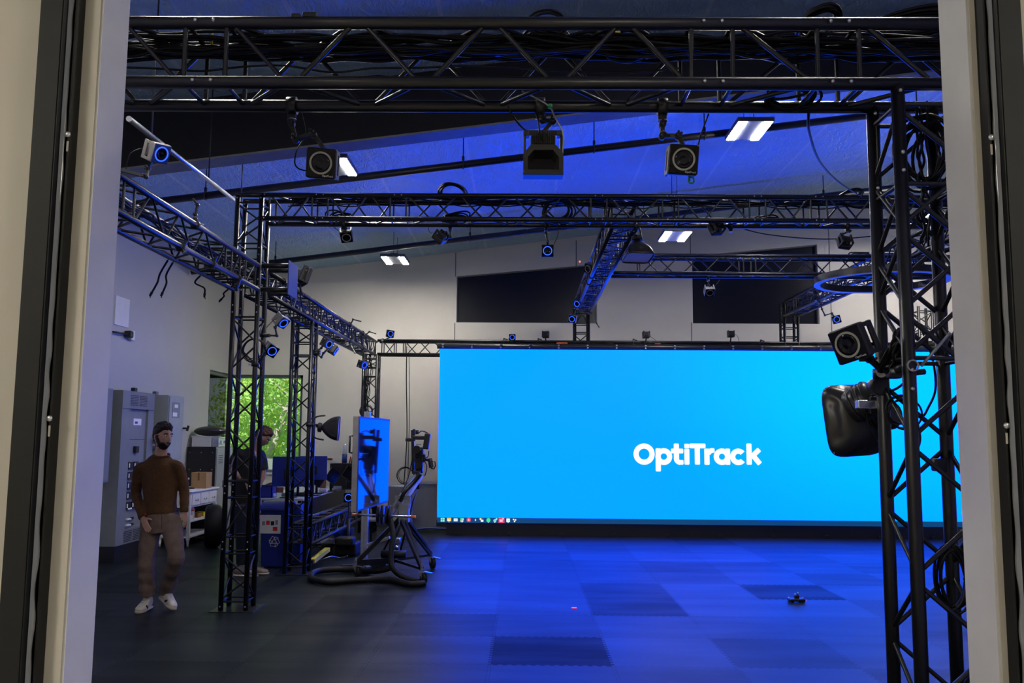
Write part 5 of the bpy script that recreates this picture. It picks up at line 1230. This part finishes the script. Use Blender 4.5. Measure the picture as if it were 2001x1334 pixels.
c = at(681, 972, 13.0); mocap(c, 'tracking camera with a blue ring standing low between the desk and the big display', (.1, -1, 0), 0, .14, 'ringblue', ['bot', V((c.x, 13.05, .75)), V((c.x, 13.05, .45))], None, body='black')
mb = MB(); mb.tube((c.x, 13.05, .02), (c.x, 13.05, .47), .025, n=10); mb.rbox((c.x, 13.05, .02), (.3, .3, .03), .008); solo(mb, 'low_stand', 'black', 'low black stand under the blue-ringed camera by the display', 'stand')
mb = MB(); a = atz(855, 1036, .02)
for k in range(6): q = random.Random(k); mb.path(catmull([V((a.x-.35+q.uniform(-.1, .1), a.y+q.uniform(-.1, .1), .03)), V((a.x-.1, a.y+q.uniform(-.12, .12), .07)), V((a.x+.15, a.y+q.uniform(-.12, .12), .05)), V((a.x+.4, a.y+q.uniform(-.05, .05), .03))], 6), .014, 6)
solo(mb, 'cable_pile', 'bluepaint', 'pile of blue cable on the floor at the left foot of the LED wall', 'cable pile')
mb = MB(); a = atz(917, 1041, .0); mb.rbox((a.x, a.y, .05), (.035, .05, .07), .008); mb.path(catmull([a+V((0, 0, .08)), a+V((-.05, 0, .16)), a+V((-.06, .2, .18))], 6), .008, 6); mb.tube(a+V((.03, 0, .06)), a+V((.17, 0, .02)), .012, n=8); solo(mb, 'power_plug', 'paper', 'white plug with a short lead on the floor under the LED wall', 'plug')
p = atz(1122, 1188, 0); mb = MB(); mb.rbox((p.x, p.y, .004), (.050, .03, .006), .002); solo(mb, 'tape_mark', 'glow_pink', 'tiny pink tape mark with an added glow on the blue-lit floor mats', 'marker')  # tape mark, its glow added through an emissive colour
p = atz(1556, 1176, 0); t = thing('rover', 'tiny black wheeled rover with a red light on the blue floor mats', 'rover', p)
mb = MB(); mb.rbox((p.x, p.y, .025), (.17, .10, .028), .010); mb.build('deck', 'black', t)
mb = MB(); mb.rbox((p.x+.005, p.y, .055), (.05, .04, .035), .008); mb.tube((p.x+.015, p.y, .07), (p.x+.015, p.y, .085), .008, n=8); mb.build('turret', 'black', t)
for sx in (-1, 1):
    for sy in (-1, 1): MB().tube((p.x+sx*.055, p.y+sy*.05, .019), (p.x+sx*.055, p.y+sy*.062, .019), .018, n=12).build('wheel', 'rubber', t)
for dx, dz in ((-.075, .045), (.07, .045), (.018, .093), (-.01, .082)): MB().sphere((p.x+dx, p.y, dz), .008, 8, 6).build('marker_ball', 'paper', t)
MB().sphere((p.x+.088, p.y-.02, .022), .010, 8, 6).build('tail_light', 'glow_pink', t)

# ------------------------------------------------------------------ big display on a pole
A_, B_ = V((at(702, 812, 9.46).x, 9.46, 0)), V((at(762, 820, 10.98).x, 10.98, 0))
zt_, zb_ = at(702, 813, 9.46).z, at(702, 1001, 9.46).z
d = (B_-A_).normalized(); nrm = V((d.y, -d.x, 0)); L = (B_-A_).length; mid = (A_+B_)/2+V((0, 0, (zt_+zb_)/2))
R = Matrix((d, -nrm, V((0, 0, 1)))).transposed()
t = thing('large_display', 'large tilted-away display on a pole glowing blue with a dark reflection of the crane camera', 'display', mid, R); Mw = WM[t.name]
hh = zt_-zb_
m = MB(); m.M = Mw; m.rbox((0, .035, 0), (L, .062, hh), .006); m.build('casing', 'frame_grey', t)
m = MB(); m.M = Mw; m.box((0, .0025, 0), (L-.004, .005, hh-.004)); m.build('bezel', 'black', t)
m = MB(); m.M = Mw; m.box((0, -.0015, .0), (L-.05, .003, hh-.05)); m.build('panel_glass', 'tvpanel', t)
m = MB(); m.M = Mw; m.path([V((-L/2-.0, .065, .30)), V((-L/2+.0, .095, .30)), V((-L/2+.0, .095, .12)), V((-L/2, .065, .12))], .012, 6); m.build('carry_handle', 'black', t)
pc = at(716, 905, 11.2); pz = at(718, 804, 11.2).z
t = thing('display_stand', 'silver aluminium extrusion pole with a black base carrying the large display', 'stand', (pc.x, pc.y, 0))
m = MB()
for sx in (-1, 1):
    for sy in (-1, 1): m.bar((pc.x+sx*.022, pc.y+sy*.022, .05), (pc.x+sx*.022, pc.y+sy*.022, pz), .034, .034)
m.bar((pc.x, pc.y, .05), (pc.x, pc.y, pz), .02, .02); m.build('pole', 'alu', t)
m = MB(); m.bar((pc.x-.25, pc.y-.1, .06), (pc.x+.25, pc.y+.1, .06), .08, .05); m.bar((pc.x+.1, pc.y-.25, .06), (pc.x-.1, pc.y+.25, .06), .08, .05); m.build('base_frame', 'black', t)
m = MB(); m.bar(pc, mid+(-nrm)*.065, .06, .14); m.build('mount_bracket', 'black', t)
for sx, sy in ((-.25, -.1), (.25, .1), (.1, -.25), (-.1, .25)): MB().tube((pc.x+sx-.02, pc.y+sy, .035), (pc.x+sx+.02, pc.y+sy, .035), .034, n=14).build('caster', 'rubber', t)

# ------------------------------------------------------------------ camera crane
def P_(px, py, Y): return at(px, py, Y)
CY = 10.9
t = thing('camera_crane', 'black camera crane on three casters with barbell weights on its tail', 'camera crane', atz(775, 1110, 0))
apex = P_(790, 1000, CY)
casters = [atz(824, 1141, 0), atz(842, 1110, 0), atz(695, 1128, 0)]
heads = [V((p.x, p.y, .17)) for p in casters]
for h_ in heads[:2]:
    m = MB(); top = V((apex.x+.0, CY+(h_.y-CY)*.15, apex.z-.10)); m.bar(top+V((-.02, 0, 0)), h_, .032, .05); m.bar(top+V((.03, .02, 0)), h_.lerp(top, .25)+V((.02, .02, 0)), .022, .03); m.build('leg', 'truss', t)
m = MB(); m.bar(V((apex.x-.06, CY, apex.z-.08)), heads[2], .035, .05); m.build('leg', 'truss', t)
m = MB(); hub = P_(770, 1094, CY+.15); m.bar(heads[0], hub, .022, .03); m.bar(heads[1], hub, .022, .03); m.bar(heads[2], hub, .06, .07); m.build('spreader', 'truss', t)
m = MB(); m.bar(P_(705, 1068, CY+.1), P_(762, 1050, CY+.1), .05, .03); m.build('ground_strut', 'alu', t)
m = MB(); m.tube(P_(745, 1082, CY), P_(794, 1083, CY), .048, n=14); m.build('counter_roll', 'black', t)
for p, h_ in zip(casters, heads):
    m = MB(); m.bar(h_+V((0, 0, .06)), h_+V((0, 0, -.04)), .035, .03); m.bar(h_+V((-.02, 0, -.02)), V((p.x+.02, p.y, .075)), .012, .05); m.bar(h_+V((.03, -.01, -.03)), h_+V((.12, -.03, -.045)), .05, .012); f = m.build('caster_fork', 'chrome', t)
    m = MB(); m.tube((p.x+.02-.018, p.y-.01, .065), (p.x+.02+.018, p.y+.01, .065), .065, n=18); m.build('caster_wheel', 'rubber', f)
m = MB(); m.bar(apex+V((0, 0, -.12)), apex+V((0, 0, .10)), .13, .12); m.bar(P_(787, 985, CY)+V((-.055, 0, -.05)), P_(787, 968, CY)+V((-.055, 0, .0)), .02, .08); m.bar(P_(787, 985, CY)+V((.055, 0, -.05)), P_(787, 968, CY)+V((.055, 0, 0)), .02, .08); m.build('pivot_yoke', 'steel', t)
tail, tip = P_(762, 1003, CY-.12), P_(820, 918, CY+.35)
m = MB(); m.bar(tail, tip, .035, .06); m.bar(tail+V((.03, 0, -.075)), tip+V((.03, 0, -.075)), .03, .035); m.build('boom', 'alu', t)
m = MB(); m.path(catmull([P_(783, 978, CY), P_(790, 962, CY-.05), P_(808, 942, CY), P_(822, 925, CY)], 6), .026, 8); m.build('boom_sleeve', 'black', t)
a, b = P_(695, 1005, CY-.16), P_(807, 1009, CY-.16)
m = MB(); m.tube(a, b, .014, n=12); m.build('weight_bar', 'chrome', t)
for e, s in ((a, 1), (b, -1)):
    d_ = (b-a).normalized()*s; m = MB(); m.tube(e-d_*.035, e+d_*.02, .0175, n=12); m.build('bar_end_cap', 'orange', t)
d_ = (b-a).normalized()
for px, r in ((739, .098), (747, .115), (756, .11), (763, .115)):
    c = P_(px, 1006, CY-.16); m = MB(); m.lathe([(.03, -.016), (r*.8, -.016), (r, -.012), (r, .012), (r*.8, .016), (.03, .016)], c, d_, 28); m.build('weight_plate', 'satin', t)
# camera head
hd = P_(820, 905, CY+.35)
m = MB(); m.bar(P_(821, 925, CY+.35), P_(812, 872, CY+.35), .09, .08); m.rbox(P_(819, 905, CY+.3), (.10, .10, .16), .015); m.rbox(P_(815, 925, CY+.3), (.09, .08, .09), .015); m.bar(P_(808, 925, CY+.38), P_(806, 840, CY+.38), .035, .035); m.build('head_mount', 'black', t)
m = MB(); m.rbox(P_(820, 880, CY+.3), (.10, .14, .085), .012); m.tube(P_(814, 878, CY+.22), P_(814, 878, CY+.02), .05, n=20); m.rbox(P_(824, 895, CY+.32), (.10, .10, .10), .012); m.build('camera_body', 'black', t)
m = MB(); m.tube(P_(814, 878, CY+.02), P_(814, 878, CY+.015), .042, n=20); m.build('camera_lens', 'lensglass', t)
m = MB(); m.rbox(P_(820, 855, CY+.3), (.17, .10, .05), .01); m.rbox(P_(801, 859, CY+.3), (.11, .05, .045), .008); m.rbox(P_(834, 862, CY+.3), (.07, .10, .20), .012, Matrix.Rotation(.12, 3, 'Y')); m.build('monitor_unit', 'black', t)
m = MB(); m.tube(P_(815, 840, CY+.3), P_(815, 848, CY+.3), .022, n=10); m.bar(P_(809, 838, CY+.3), P_(809, 862, CY+.3), .03, .03); m.path(catmull([P_(818, 846, CY+.3), P_(824, 842, CY+.3), P_(834, 845, CY+.3), P_(838, 850, CY+.3)], 5), .008, 6); m.build('top_handle', 'black', t)
m = MB(); m.rbox(P_(818, 868, CY+.2), (.07, .01, .012), .003); m.rbox(P_(816, 878, CY+.2), (.09, .02, .02), .004); m.build('shiny_trim', 'steel', t)
m = MB(); m.bar(P_(830, 897, CY+.3), P_(841, 900, CY+.25), .03, .03); m.bar(P_(840, 896, CY+.25), P_(843, 913, CY+.22), .04, .045); m.path([P_(843, 901, CY+.22), P_(850, 902, CY+.22), P_(851, 910, CY+.22), P_(848, 916, CY+.22), P_(842, 914, CY+.22)], .010, 6); m.build('grip', 'black', t)
m = MB(); m.path(catmull([P_(838, 880, CY+.3), P_(836, 892, CY+.3), P_(829, 896, CY+.3), P_(834, 912, CY+.3), P_(830, 930, CY+.3)], 6), .006, 6); m.path(catmull([P_(806, 895, CY+.3), P_(800, 925, CY+.25), P_(795, 940, CY+.2), P_(785, 962, CY)], 6), .008, 6); m.build('camera_cable', 'cable', t)
m = MB(); m.path(catmull([P_(758, 1008, CY-.14), P_(768, 1040, CY-.3), P_(764, 1085, CY-.4), P_(768, 1110, CY-.45), P_(790, 1128, CY-.5), P_(820, 1136, CY-.6)], 8), .034, 10); m.build('hose_loop', 'rubber', t)
# tripod and grey board behind the crane
t = thing('tripod', 'black tripod standing behind the crane left of the LED wall', 'tripod', atz(822, 1030, 0)); TYp = 12.4
ap = P_(816, 948, TYp)
for px, py, dy in ((834, 1022, 0), (806, 1020, .2), (815, 1026, -.3)):
    f = atz(px, py+14, .0); MB().tube(ap, V((f.x, TYp+dy, 0.005)), .018, .013, 8).build('leg', 'black', t)
MB().tube(ap+V((0, 0, -.05)), ap+V((0, 0, .12)), .03, n=10).build('head', 'black', t)
a, b = P_(805, 1018, 15.9), P_(856, 945, 15.9)
t = thing('grey_board', 'grey board with a bright rail leaning at the back wall beside the LED wall', 'board', (a.x, 15.9, 0))
MB().bb((a.x, 15.88, .02), (b.x-.02, 15.93, b.z)).build('board_face', 'panel', t); MB().bb((a.x, 15.86, b.z), (b.x-.02, 15.94, b.z+.04)).build('top_rail', 'alu', t)
mb = MB(); p = P_(783, 948, 14.8); mb.rbox((p.x, 14.8, p.z/2), (.35, .5, p.z), .02); solo(mb, 'equipment_case', 'panel_dark', 'grey upright case behind the boom of the crane', 'case')
mb = MB(); mb.bb((P_(716, 1038, 14.2).x, 14.0, .34), (P_(775, 1038, 14.2).x, 14.4, .37)); 
o = solo(mb, 'low_trolley', 'steel', 'low grey trolley behind the pole of the large display', 'trolley')
for px in (722, 770):
    for yy in (14.05, 14.35): MB().bar((P_(px, 1038, 14.2).x, yy, .0), (P_(px, 1038, 14.2).x, yy, .34), .03, .03).build('leg', 'black', o)
mb = MB(); p = P_(776, 1050, 13.2); mb.rbox((p.x, 13.2, .14), (.12, .12, .10), .02); mb.tube((p.x-.03, 13.2, .05), (p.x+.03, 13.2, .05), .05, n=14); solo(mb, 'spare_caster', 'chrome', 'metal caster wheel under the low trolley behind the crane', 'caster')

# ------------------------------------------------------------------ people
def remesh(o, vox, smooth=4):
    r = o.modifiers.new('weld', 'REMESH'); r.mode = 'VOXEL'; r.voxel_size = vox; r.use_smooth_shade = True
    if smooth:
        s = o.modifiers.new('soften', 'SMOOTH'); s.iterations = smooth; s.factor = .5
    return o
def gauss(d, c, w): return math.exp(-((d[0]-c[0])**2+(d[1]-c[1])**2+(d[2]-c[2])**2)/(w*w))
def head_pt(d):
    """d = unit direction in head space: x to the figure's left, -y forward, z up"""
    x, y, z = d; f = max(0, -y)
    r = V((x*.076, y*.097, z*.118))
    if z < -.05:                                   # jaw narrows, chin forward
        k = min(1, (-z-.05)/.8); r.x *= 1-.30*k; r.y = r.y*(1-.12*k) - .012*k
    if y > 0: r.y *= 1-.06*max(0, -z)
    n = V((x, y, z))
    r += n*(.024*gauss(d, (0, -.98, -.16), .14) + .012*gauss(d, (0, -.96, .02), .12) + .006*gauss(d, (0, -.93, .33), .25)
            - .009*(gauss(d, (.34, -.92, .10), .17)+gauss(d, (-.34, -.92, .10), .17))
            + .005*(gauss(d, (.5, -.85, -.15), .2)+gauss(d, (-.5, -.85, -.15), .2))
            + .007*gauss(d, (0, -.86, -.50), .13) - .004*gauss(d, (0, -.84, -.58), .07) + .010*gauss(d, (0, -.70, -.80), .22))
    return r
def head_shell(mb, c, R, off, n=48, m_=36, s=1.):
    vs = []
    for i in range(m_+1):
        a = math.pi*i/m_
        for k in range(n):
            t = 2*math.pi*k/n; d = (math.sin(a)*math.cos(t), math.sin(a)*math.sin(t), math.cos(a))
            o = off(d) if off else 0
            vs.append(V(c) + R @ ((head_pt(d) + V(d)*o)*s))
    fs = [(i*n+k, (i+1)*n+k, (i+1)*n+(k+1) % n, i*n+(k+1) % n) for i in range(m_) for k in range(n)]
    mb.add(vs, fs, True)
def hand(mb, wrist, dirv, palm_n, side, curl=.5, L=.185, s=1.):
    """palm and five fingers; palm_n = normal of the palm, side = +1/-1 gives the thumb side"""
    d = dirv.normalized(); nrm = (palm_n - d*palm_n.dot(d)).normalized(); x = d.cross(nrm)*side
    w_ = V(wrist); pl = .095*s
    mb.loft([w_-d*.02, w_+d*.03*s, w_+d*.07*s, w_+d*pl], [(.026*s, .019*s), (.034*s, .017*s), (.041*s, .0145*s), (.039*s, .012*s)], up=nrm, n=12, p=2.4)
    for k, (off, ln) in enumerate(((.029, .070), (.010, .080), (-.010, .074), (-.028, .058))):
        p = w_+d*(pl-.008)+x*off*s; dd = (d + x*(off*1.2)).normalized(); pts = [p]; rr = [.0095*s]
        for q in range(3):
            dd = (dd + nrm*(curl*(.30+.18*q))).normalized(); p = p+dd*(ln*s*(.42, .32, .26)[q]); pts.append(p); rr.append((.0088, .0080, .0066)[q]*s)
        mb.loft(catmull(pts, 3), [rr[min(3, int(i/3+.5))] for i in range(10)], up=nrm, n=8)
    p = w_+d*.028*s+x*.030*s; dd = (d*.65+x*.75+nrm*.25).normalized(); pts = [w_+d*.012*s+x*.012*s, p]; 
    p = p+dd*.038*s; pts.append(p); dd = (dd+d*.5+nrm*.3).normalized(); p = p+dd*.032*s; pts.append(p)
    mb.loft(catmull(pts, 3), [(.014-.0007*i)*s for i in range(10)], up=nrm, n=8)
def shoe(mb, ms, heel, toe, up=V((0, 0, 1)), s=1.):
    h_, t_ = V(heel), V(toe); d = (t_-h_); L = d.length; d.normalize(); u = (up-d*up.dot(d)).normalized()
    P = [(-.02, .030, .030, .034), (.02, .040, .048, .052), (.10, .043, .055, .062), (.25, .042, .052, .062), (.42, .043, .044, .050), (.60, .047, .036, .040), (.78, .049, .030, .034), (.92, .042, .025, .028), (1.0, .022, .016, .022)]
    mb.loft([h_+d*(L*q)+u*(zz*s) for q, a, b, zz in P], [(a*s, b*s) for q, a, b, zz in P], up=u, n=16, p=2.6)
    mb.loft([h_+u*.055*s+d*.04, h_+u*.11*s+d*.03], [(.045*s, .050*s), (.043*s, .046*s)], up=d, n=14)
    ms.loft([h_+d*(L*q)+u*(.010*s) for q in (-.04, 0, .12, .3, .5, .7, .88, .99, 1.03)], [(w*s, .013*s) for w in (.03, .042, .047, .045, .046, .051, .049, .034, .02)], up=u, n=14, p=4)
def head_features(t, c, R, s=1., hair='hair', beard=True, hair_len=.022, short=False):
    for sx in (-1, 1):
        e = V(c) + R @ V((sx*.032, -.0795, .011))*s
        m = MB(); m.sphere(e, .0112*s, 14, 10); eo = m.build('eye', 'eye', t)
        m = MB(); m.sphere(e + R @ V((.002, -.0068, 0))*s, .0062*s, 10, 8); m.build('iris', 'iris', eo)
        m = MB(); m.path(catmull([V(c)+R@(V((sx*.016, -.0955, .030))*s), V(c)+R@(V((sx*.034, -.0935, .036))*s), V(c)+R@(V((sx*.053, -.0795, .030))*s)], 4), .0052*s, 6); m.build('eyebrow', hair, t)
    def hoff(d):
        x, y, z = d
        line = float(np.interp(y, (-1, -.78, -.5, -.12, .3, .62, 1), (.66, .60, .46, .20, -.02, -.42, -.46))) + .16*noise.noise(V((x*4.5+3, y*4.5, 1.7)))*max(0, .2-y)   # hairline: high at the brow, low at the nape
        k = (z-line)/.22
        if k < 0: return -.010 if k < -.25 else -.010+.012*(1+k*4)
        nz = noise.noise(V((x*6, y*6, z*6)))*.45+noise.noise(V((x*17, y*17, z*8)))*.35
        k = min(1, k); k = k*k*(3-2*k); top = min(1, max(0, (z-.05)/.75))
        return .002 + k*(hair_len*(.28+.72*top)*(1+nz) + (.014*max(0, -y)*max(0, z) if not short else 0))
    m = MB(); head_shell(m, c, R, hoff, 64, 48, s); m.build('hair', hair, t)
    if beard:
        def boff(d):
            x, y, z = d
            side = abs(x) > .86 and -.6 < z < .14 and -.34 < y < .04
            chin = z < -.60 and y < .30
            lip = abs(x) < .27 and -.45 < z < -.37 and y < 0
            if abs(x) < .20 and -.58 < z < -.45 and y < 0: return -.01
            cheek = abs(x) > .24 and z < -.44 - .5*max(0, .5-abs(x)) and y < .05
            return .011*(1+.5*noise.noise(V((x*16, y*16, z*16)))) if (side or chin or lip or cheek) else -.01
        m = MB(); head_shell(m, c, R, boff, 72, 54, s); m.build('beard', hair, t)
    m = MB(); m.loft([V(c)+R@(V((q*.022, -.094+abs(q)*.008, -.052+abs(q)*.004))*s) for q in (-1, -.5, 0, .5, 1)], [(.003*s, .0045*s)]*5, up=R@V((0, -1, 0)), n=8); m.build('lips', 'skin', t)

# the man in the brown sweater, walking towards us and looking to his left
Y0 = 8.62
foot = atz(289, 1192, 0)
t = thing('person', 'bearded person in a brown sweater and taupe trousers walking on the left', 'person', (foot.x+.15, Y0, 0))
def p1(px, py, dy=0.): return at(px, py, Y0+dy)
hc = p1(318, 853, -.02)
R1 = look(V((.86, -.50, -.06)))
sh_r, el_r, wr_r = p1(271, 911), p1(266, 965, .03), p1(279, 1012, -.10)
sh_l, el_l, wr_l = p1(350, 907, .02), p1(360, 958, .06), p1(360, 1001, .02)
hip_r, kn_r, an_r = p1(296, 1020), p1(286, 1097, -.03), p1(288, 1166, .02)
hip_l, kn_l, an_l = p1(335, 1020, .02), p1(344, 1088, -.14), p1(325, 1158, .10)
body = MB()
head_shell(body, hc, R1, None, 40, 30)
for sx in (-1, 1): body.sphere(hc + R1 @ V((sx*.077, .008, -.005)), .030, 10, 8, (.35, .65, 1.05), R1)
neck0 = p1(313, 898, .03)
body.loft([neck0-V((0, 0, .05)), neck0, hc+V((-.008, .02, -.07)), hc+V((0, .01, -.02))], [(.075, .068), (.060, .060), (.056, .058), (.05, .05)], n=16)
chest, waist, hips = p1(312, 930, .03), p1(314, 985, .02), p1(315, 1015, .01)
body.loft([neck0-V((0, 0, .02)), p1(312, 908, .03), chest, waist, hips, p1(315, 1032, .01)], [(.07, .06), (.125, .075), (.140, .095), (.120, .09), (.135, .10), (.09, .08)], n=20)
for a, b, c in ((sh_r, el_r, wr_r), (sh_l, el_l, wr_l)): body.loft(catmull([a.lerp(b, .12), a.lerp(b, .5), b, b.lerp(c, .5), c], 3), [.040-.0012*i for i in range(13)], n=12)
for a, b, c in ((hip_r, kn_r, an_r), (hip_l, kn_l, an_l)): body.loft(catmull([a, a.lerp(b, .5), b, b.lerp(c, .5), c], 3), [.078-.0035*i for i in range(13)], n=12)
hd_r = (p1(291, 1040, -.16)-wr_r)
hand(body, wr_r, hd_r, V((.35, .9, .1)), 1, .22, s=1.0)
hd_l = (p1(360, 1026, .02)-wr_l)
hand(body, wr_l, hd_l, V((-.7, .55, 0)), -1, .55, s=.98)
remesh(body.build('body', 'skin', t), .0055, 3)
head_features(t, hc, R1, 1., 'hair', True, .028)
# sweater
m = MB()
m.loft([p1(315, 888, .025), p1(314, 896, .03), p1(312, 909, .03), chest, p1(313, 958, .02), waist, p1(314, 1001, .01), p1(314, 1005, .01)], [(.074, .070), (.118, .088), (.172, .108), (.172, .126), (.160, .126), (.146, .122), (.152, .128), (.146, .122)], n=28, p=2.3)
for a, b, c, e in ((sh_r, el_r, wr_r, 0), (sh_l, el_l, wr_l, 1)):
    sg = 1 if e == 0 else -1; P = catmull([a+V((.090*sg, 0, -.012)), a+V((.014*sg, 0, -.026)), a.lerp(b, .5), b, b.lerp(c, .5), c], 4); rr = []
    for i in range(len(P)):
        s = i/(len(P)-1); rr.append(.064-.023*s + .004*math.sin(s*40)*s)
    m.loft(P, rr, n=16)
so = m.build('sweater', 'sweater', t); remesh(so, .009, 20)
m = MB(); m.path([p1(315, 887, .02)+V((.078*math.cos(a), .070*math.sin(a), -.012+.018*math.sin(a))) for a in np.linspace(0, 6.28, 25)[:-1]], .010, 8, True); m.build('collar', 'sweater', t)
# trousers
m = MB()
m.loft([p1(314, 995, .01), p1(314, 1008, .01), p1(315, 1025, .01), p1(315, 1043, .0)], [(.140, .115), (.152, .124), (.166, .130), (.145, .112)], n=24, p=2.3)
for a, b, c, e in ((hip_r, kn_r, an_r, 0), (hip_l, kn_l, an_l, 1)):
    P = catmull([a+V((0, 0, .04)), a.lerp(b, .35), b, b.lerp(c, .5), c+V((0, 0, .015))], 6); rr = []
    for i in range(len(P)):
        s = i/(len(P)-1); rr.append((.104-.026*min(1, s*2) - .012*max(0, s-.5) + (.006*math.sin(s*38+e) if s > .35 else .002)))
    m.loft(P, rr, n=18)
tr = m.build('trousers', 'trousers', t); remesh(tr, .010, 4)
m = MB(); m.bar(p1(316, 1006, -.135), p1(316, 1034, -.125), .006, .004); m.build('fly_seam', 'sweater', t)
# shoes
for hl, to, u in ((V((an_r.x-.01, an_r.y+.07, .004)), V((an_r.x+.005, an_r.y-.20, .004)), V((0, 0, 1))), (V((an_l.x-.05, an_l.y+.03, .085)), V((an_l.x+.14, an_l.y-.17, .020)), V((.1, .2, 1)))):
    m, ms = MB(), MB(); shoe(m, ms, hl, to, u); so = m.build('shoe', 'shoe', t); remesh(so, .006, 3); ms.build('sole', 'sole', so)
    d = (to-hl).normalized(); x = d.cross(u).normalized(); uu = x.cross(d); ml = MB()
    for k in range(4):
        c_ = hl+d*(.10+.028*k)+uu*(.108-.013*k); ml.path([c_-x*.026-uu*.008, c_+uu*.003, c_+x*.026-uu*.008], .0035, 5)
    ml.build('laces', 'eye', so); mb2 = MB(); mb2.bar(hl+d*.16+x*.047+uu*.03, hl+d*.20+x*.047+uu*.055, .006, .018); mb2.bar(hl+d*.16-x*.047+uu*.03, hl+d*.20-x*.047+uu*.055, .006, .018); mb2.build('shoe_stripe', 'navy', so)
m = MB(); m.rbox(p1(284, 1004, -.13), (.012, .012, .02), .003); m.build('wristband_light', 'red', t)
m = MB(); m.rbox(p1(355, 1018, .0), (.03, .02, .03), .005); m.build('held_tag', 'green', t)

# the second person, bent over the bin behind the left tower
Y2 = 10.75
f2 = atz(478, 1112, 0)
t = thing('person', 'person in a black T-shirt bending over behind the lattice of the left tower', 'person', (f2.x, Y2, 0))
def p2(px, py, dy=0.): return at(px, py, Y2+dy)
hc = p2(512, 853, -.02); R2 = look(V((.78, .05, -.72)))
body = MB(); head_shell(body, hc, R2, None, 40, 30)
for sx in (-1, 1): body.sphere(hc + R2 @ V((sx*.077, .008, -.005)), .030, 10, 8, (.35, .65, 1.05), R2)
nk = p2(500, 878, .0)
sA, eA, wA = p2(466, 890, -.10), p2(452, 915, -.14), p2(479, 940, -.12)       # arm on our side
sB, eB, wB = p2(509, 893, .14), p2(514, 925, .12), p2(505, 952, .10)
body.loft([p2(488, 890, .02), nk, hc+V((-.02, 0, -.03)), hc], [(.075, .07), (.06, .06), (.055, .055), (.05, .05)], n=14)
body.loft([nk, p2(490, 893, .02), p2(486, 925, .02), p2(484, 965, .02), p2(484, 988, .02)], [(.06, .06), (.13, .15), (.125, .17), (.12, .15), (.11, .14)], up=V((0, -1, 0)), n=18)
for a, b, c in ((sA, eA, wA), (sB, eB, wB)): body.loft(catmull([a, a.lerp(b, .5), b, b.lerp(c, .5), c], 3), [.054-.0020*i for i in range(13)], n=12)
hand(body, wA, p2(484, 958, -.11)-wA, V((.9, .3, 0)), 1, .6); hand(body, wB, p2(497, 968, .08)-wB, V((-.6, -.5, 0)), -1, .6)
lA, kA, aA = p2(475, 995, -.09), p2(474, 1050, -.10), p2(472, 1102, -.06)
lB, kB, aB = p2(491, 995, .10), p2(492, 1050, .08), p2(494, 1100, .12)
for a, b, c in ((lA, kA, aA), (lB, kB, aB)): body.loft([a, b, c], [.08, .055, .04], n=12)
remesh(body.build('body', 'skin', t), .0065, 3)
head_features(t, hc, R2, 1., 'hair_red', False, .024, True)
m = MB(); m.loft([p2(497, 882, .01), p2(490, 890, .02), p2(486, 915, .02), p2(484, 950, .02), p2(484, 985, .02)], [(.085, .10), (.155, .185), (.15, .19), (.145, .17), (.15, .165)], n=24, p=2.3)
for a, b in ((sA, eA), (sB, eB)): m.loft([a+V((.05, 0, .02)), a, a.lerp(b, .8)], [.085, .082, .075], n=14)
remesh(m.build('t_shirt', 'tee', t), .011, 5)
m = MB(); m.loft([p2(484, 978, .02), p2(484, 995, .02), p2(484, 1008, .02)], [(.15, .165), (.155, .17), (.13, .15)], n=20)
for a, b, c in ((lA, kA, aA), (lB, kB, aB)): m.loft(catmull([a+V((0, 0, .05)), a.lerp(b, .5), b, b.lerp(c, .5), c], 4), [.105-.0026*i for i in range(17)], n=14)
remesh(m.build('trousers', 'navy', t), .011, 4)
for a in (aA, aB):
    m, ms = MB(), MB(); shoe(m, ms, V((a.x-.07, a.y, .004)), V((a.x+.20, a.y-.03, .004))); so = m.build('shoe', 'greyshoe', t); remesh(so, .007, 2); ms.build('sole', 'sole', so)
m = MB(); c = wA.lerp(eA, .18); d = (eA-wA).normalized(); m.annulus(c, d, .030, .040, .018, 20); m.build('wrist_strap', 'black', t)
m = MB(); m.path(catmull([p2(497, 884, -.10), p2(505, 915, -.16), p2(503, 945, -.13)], 6), .007, 5); m.rbox(p2(503, 950, -.13), (.05, .01, .07), .004); m.build('lanyard', 'blue', t)
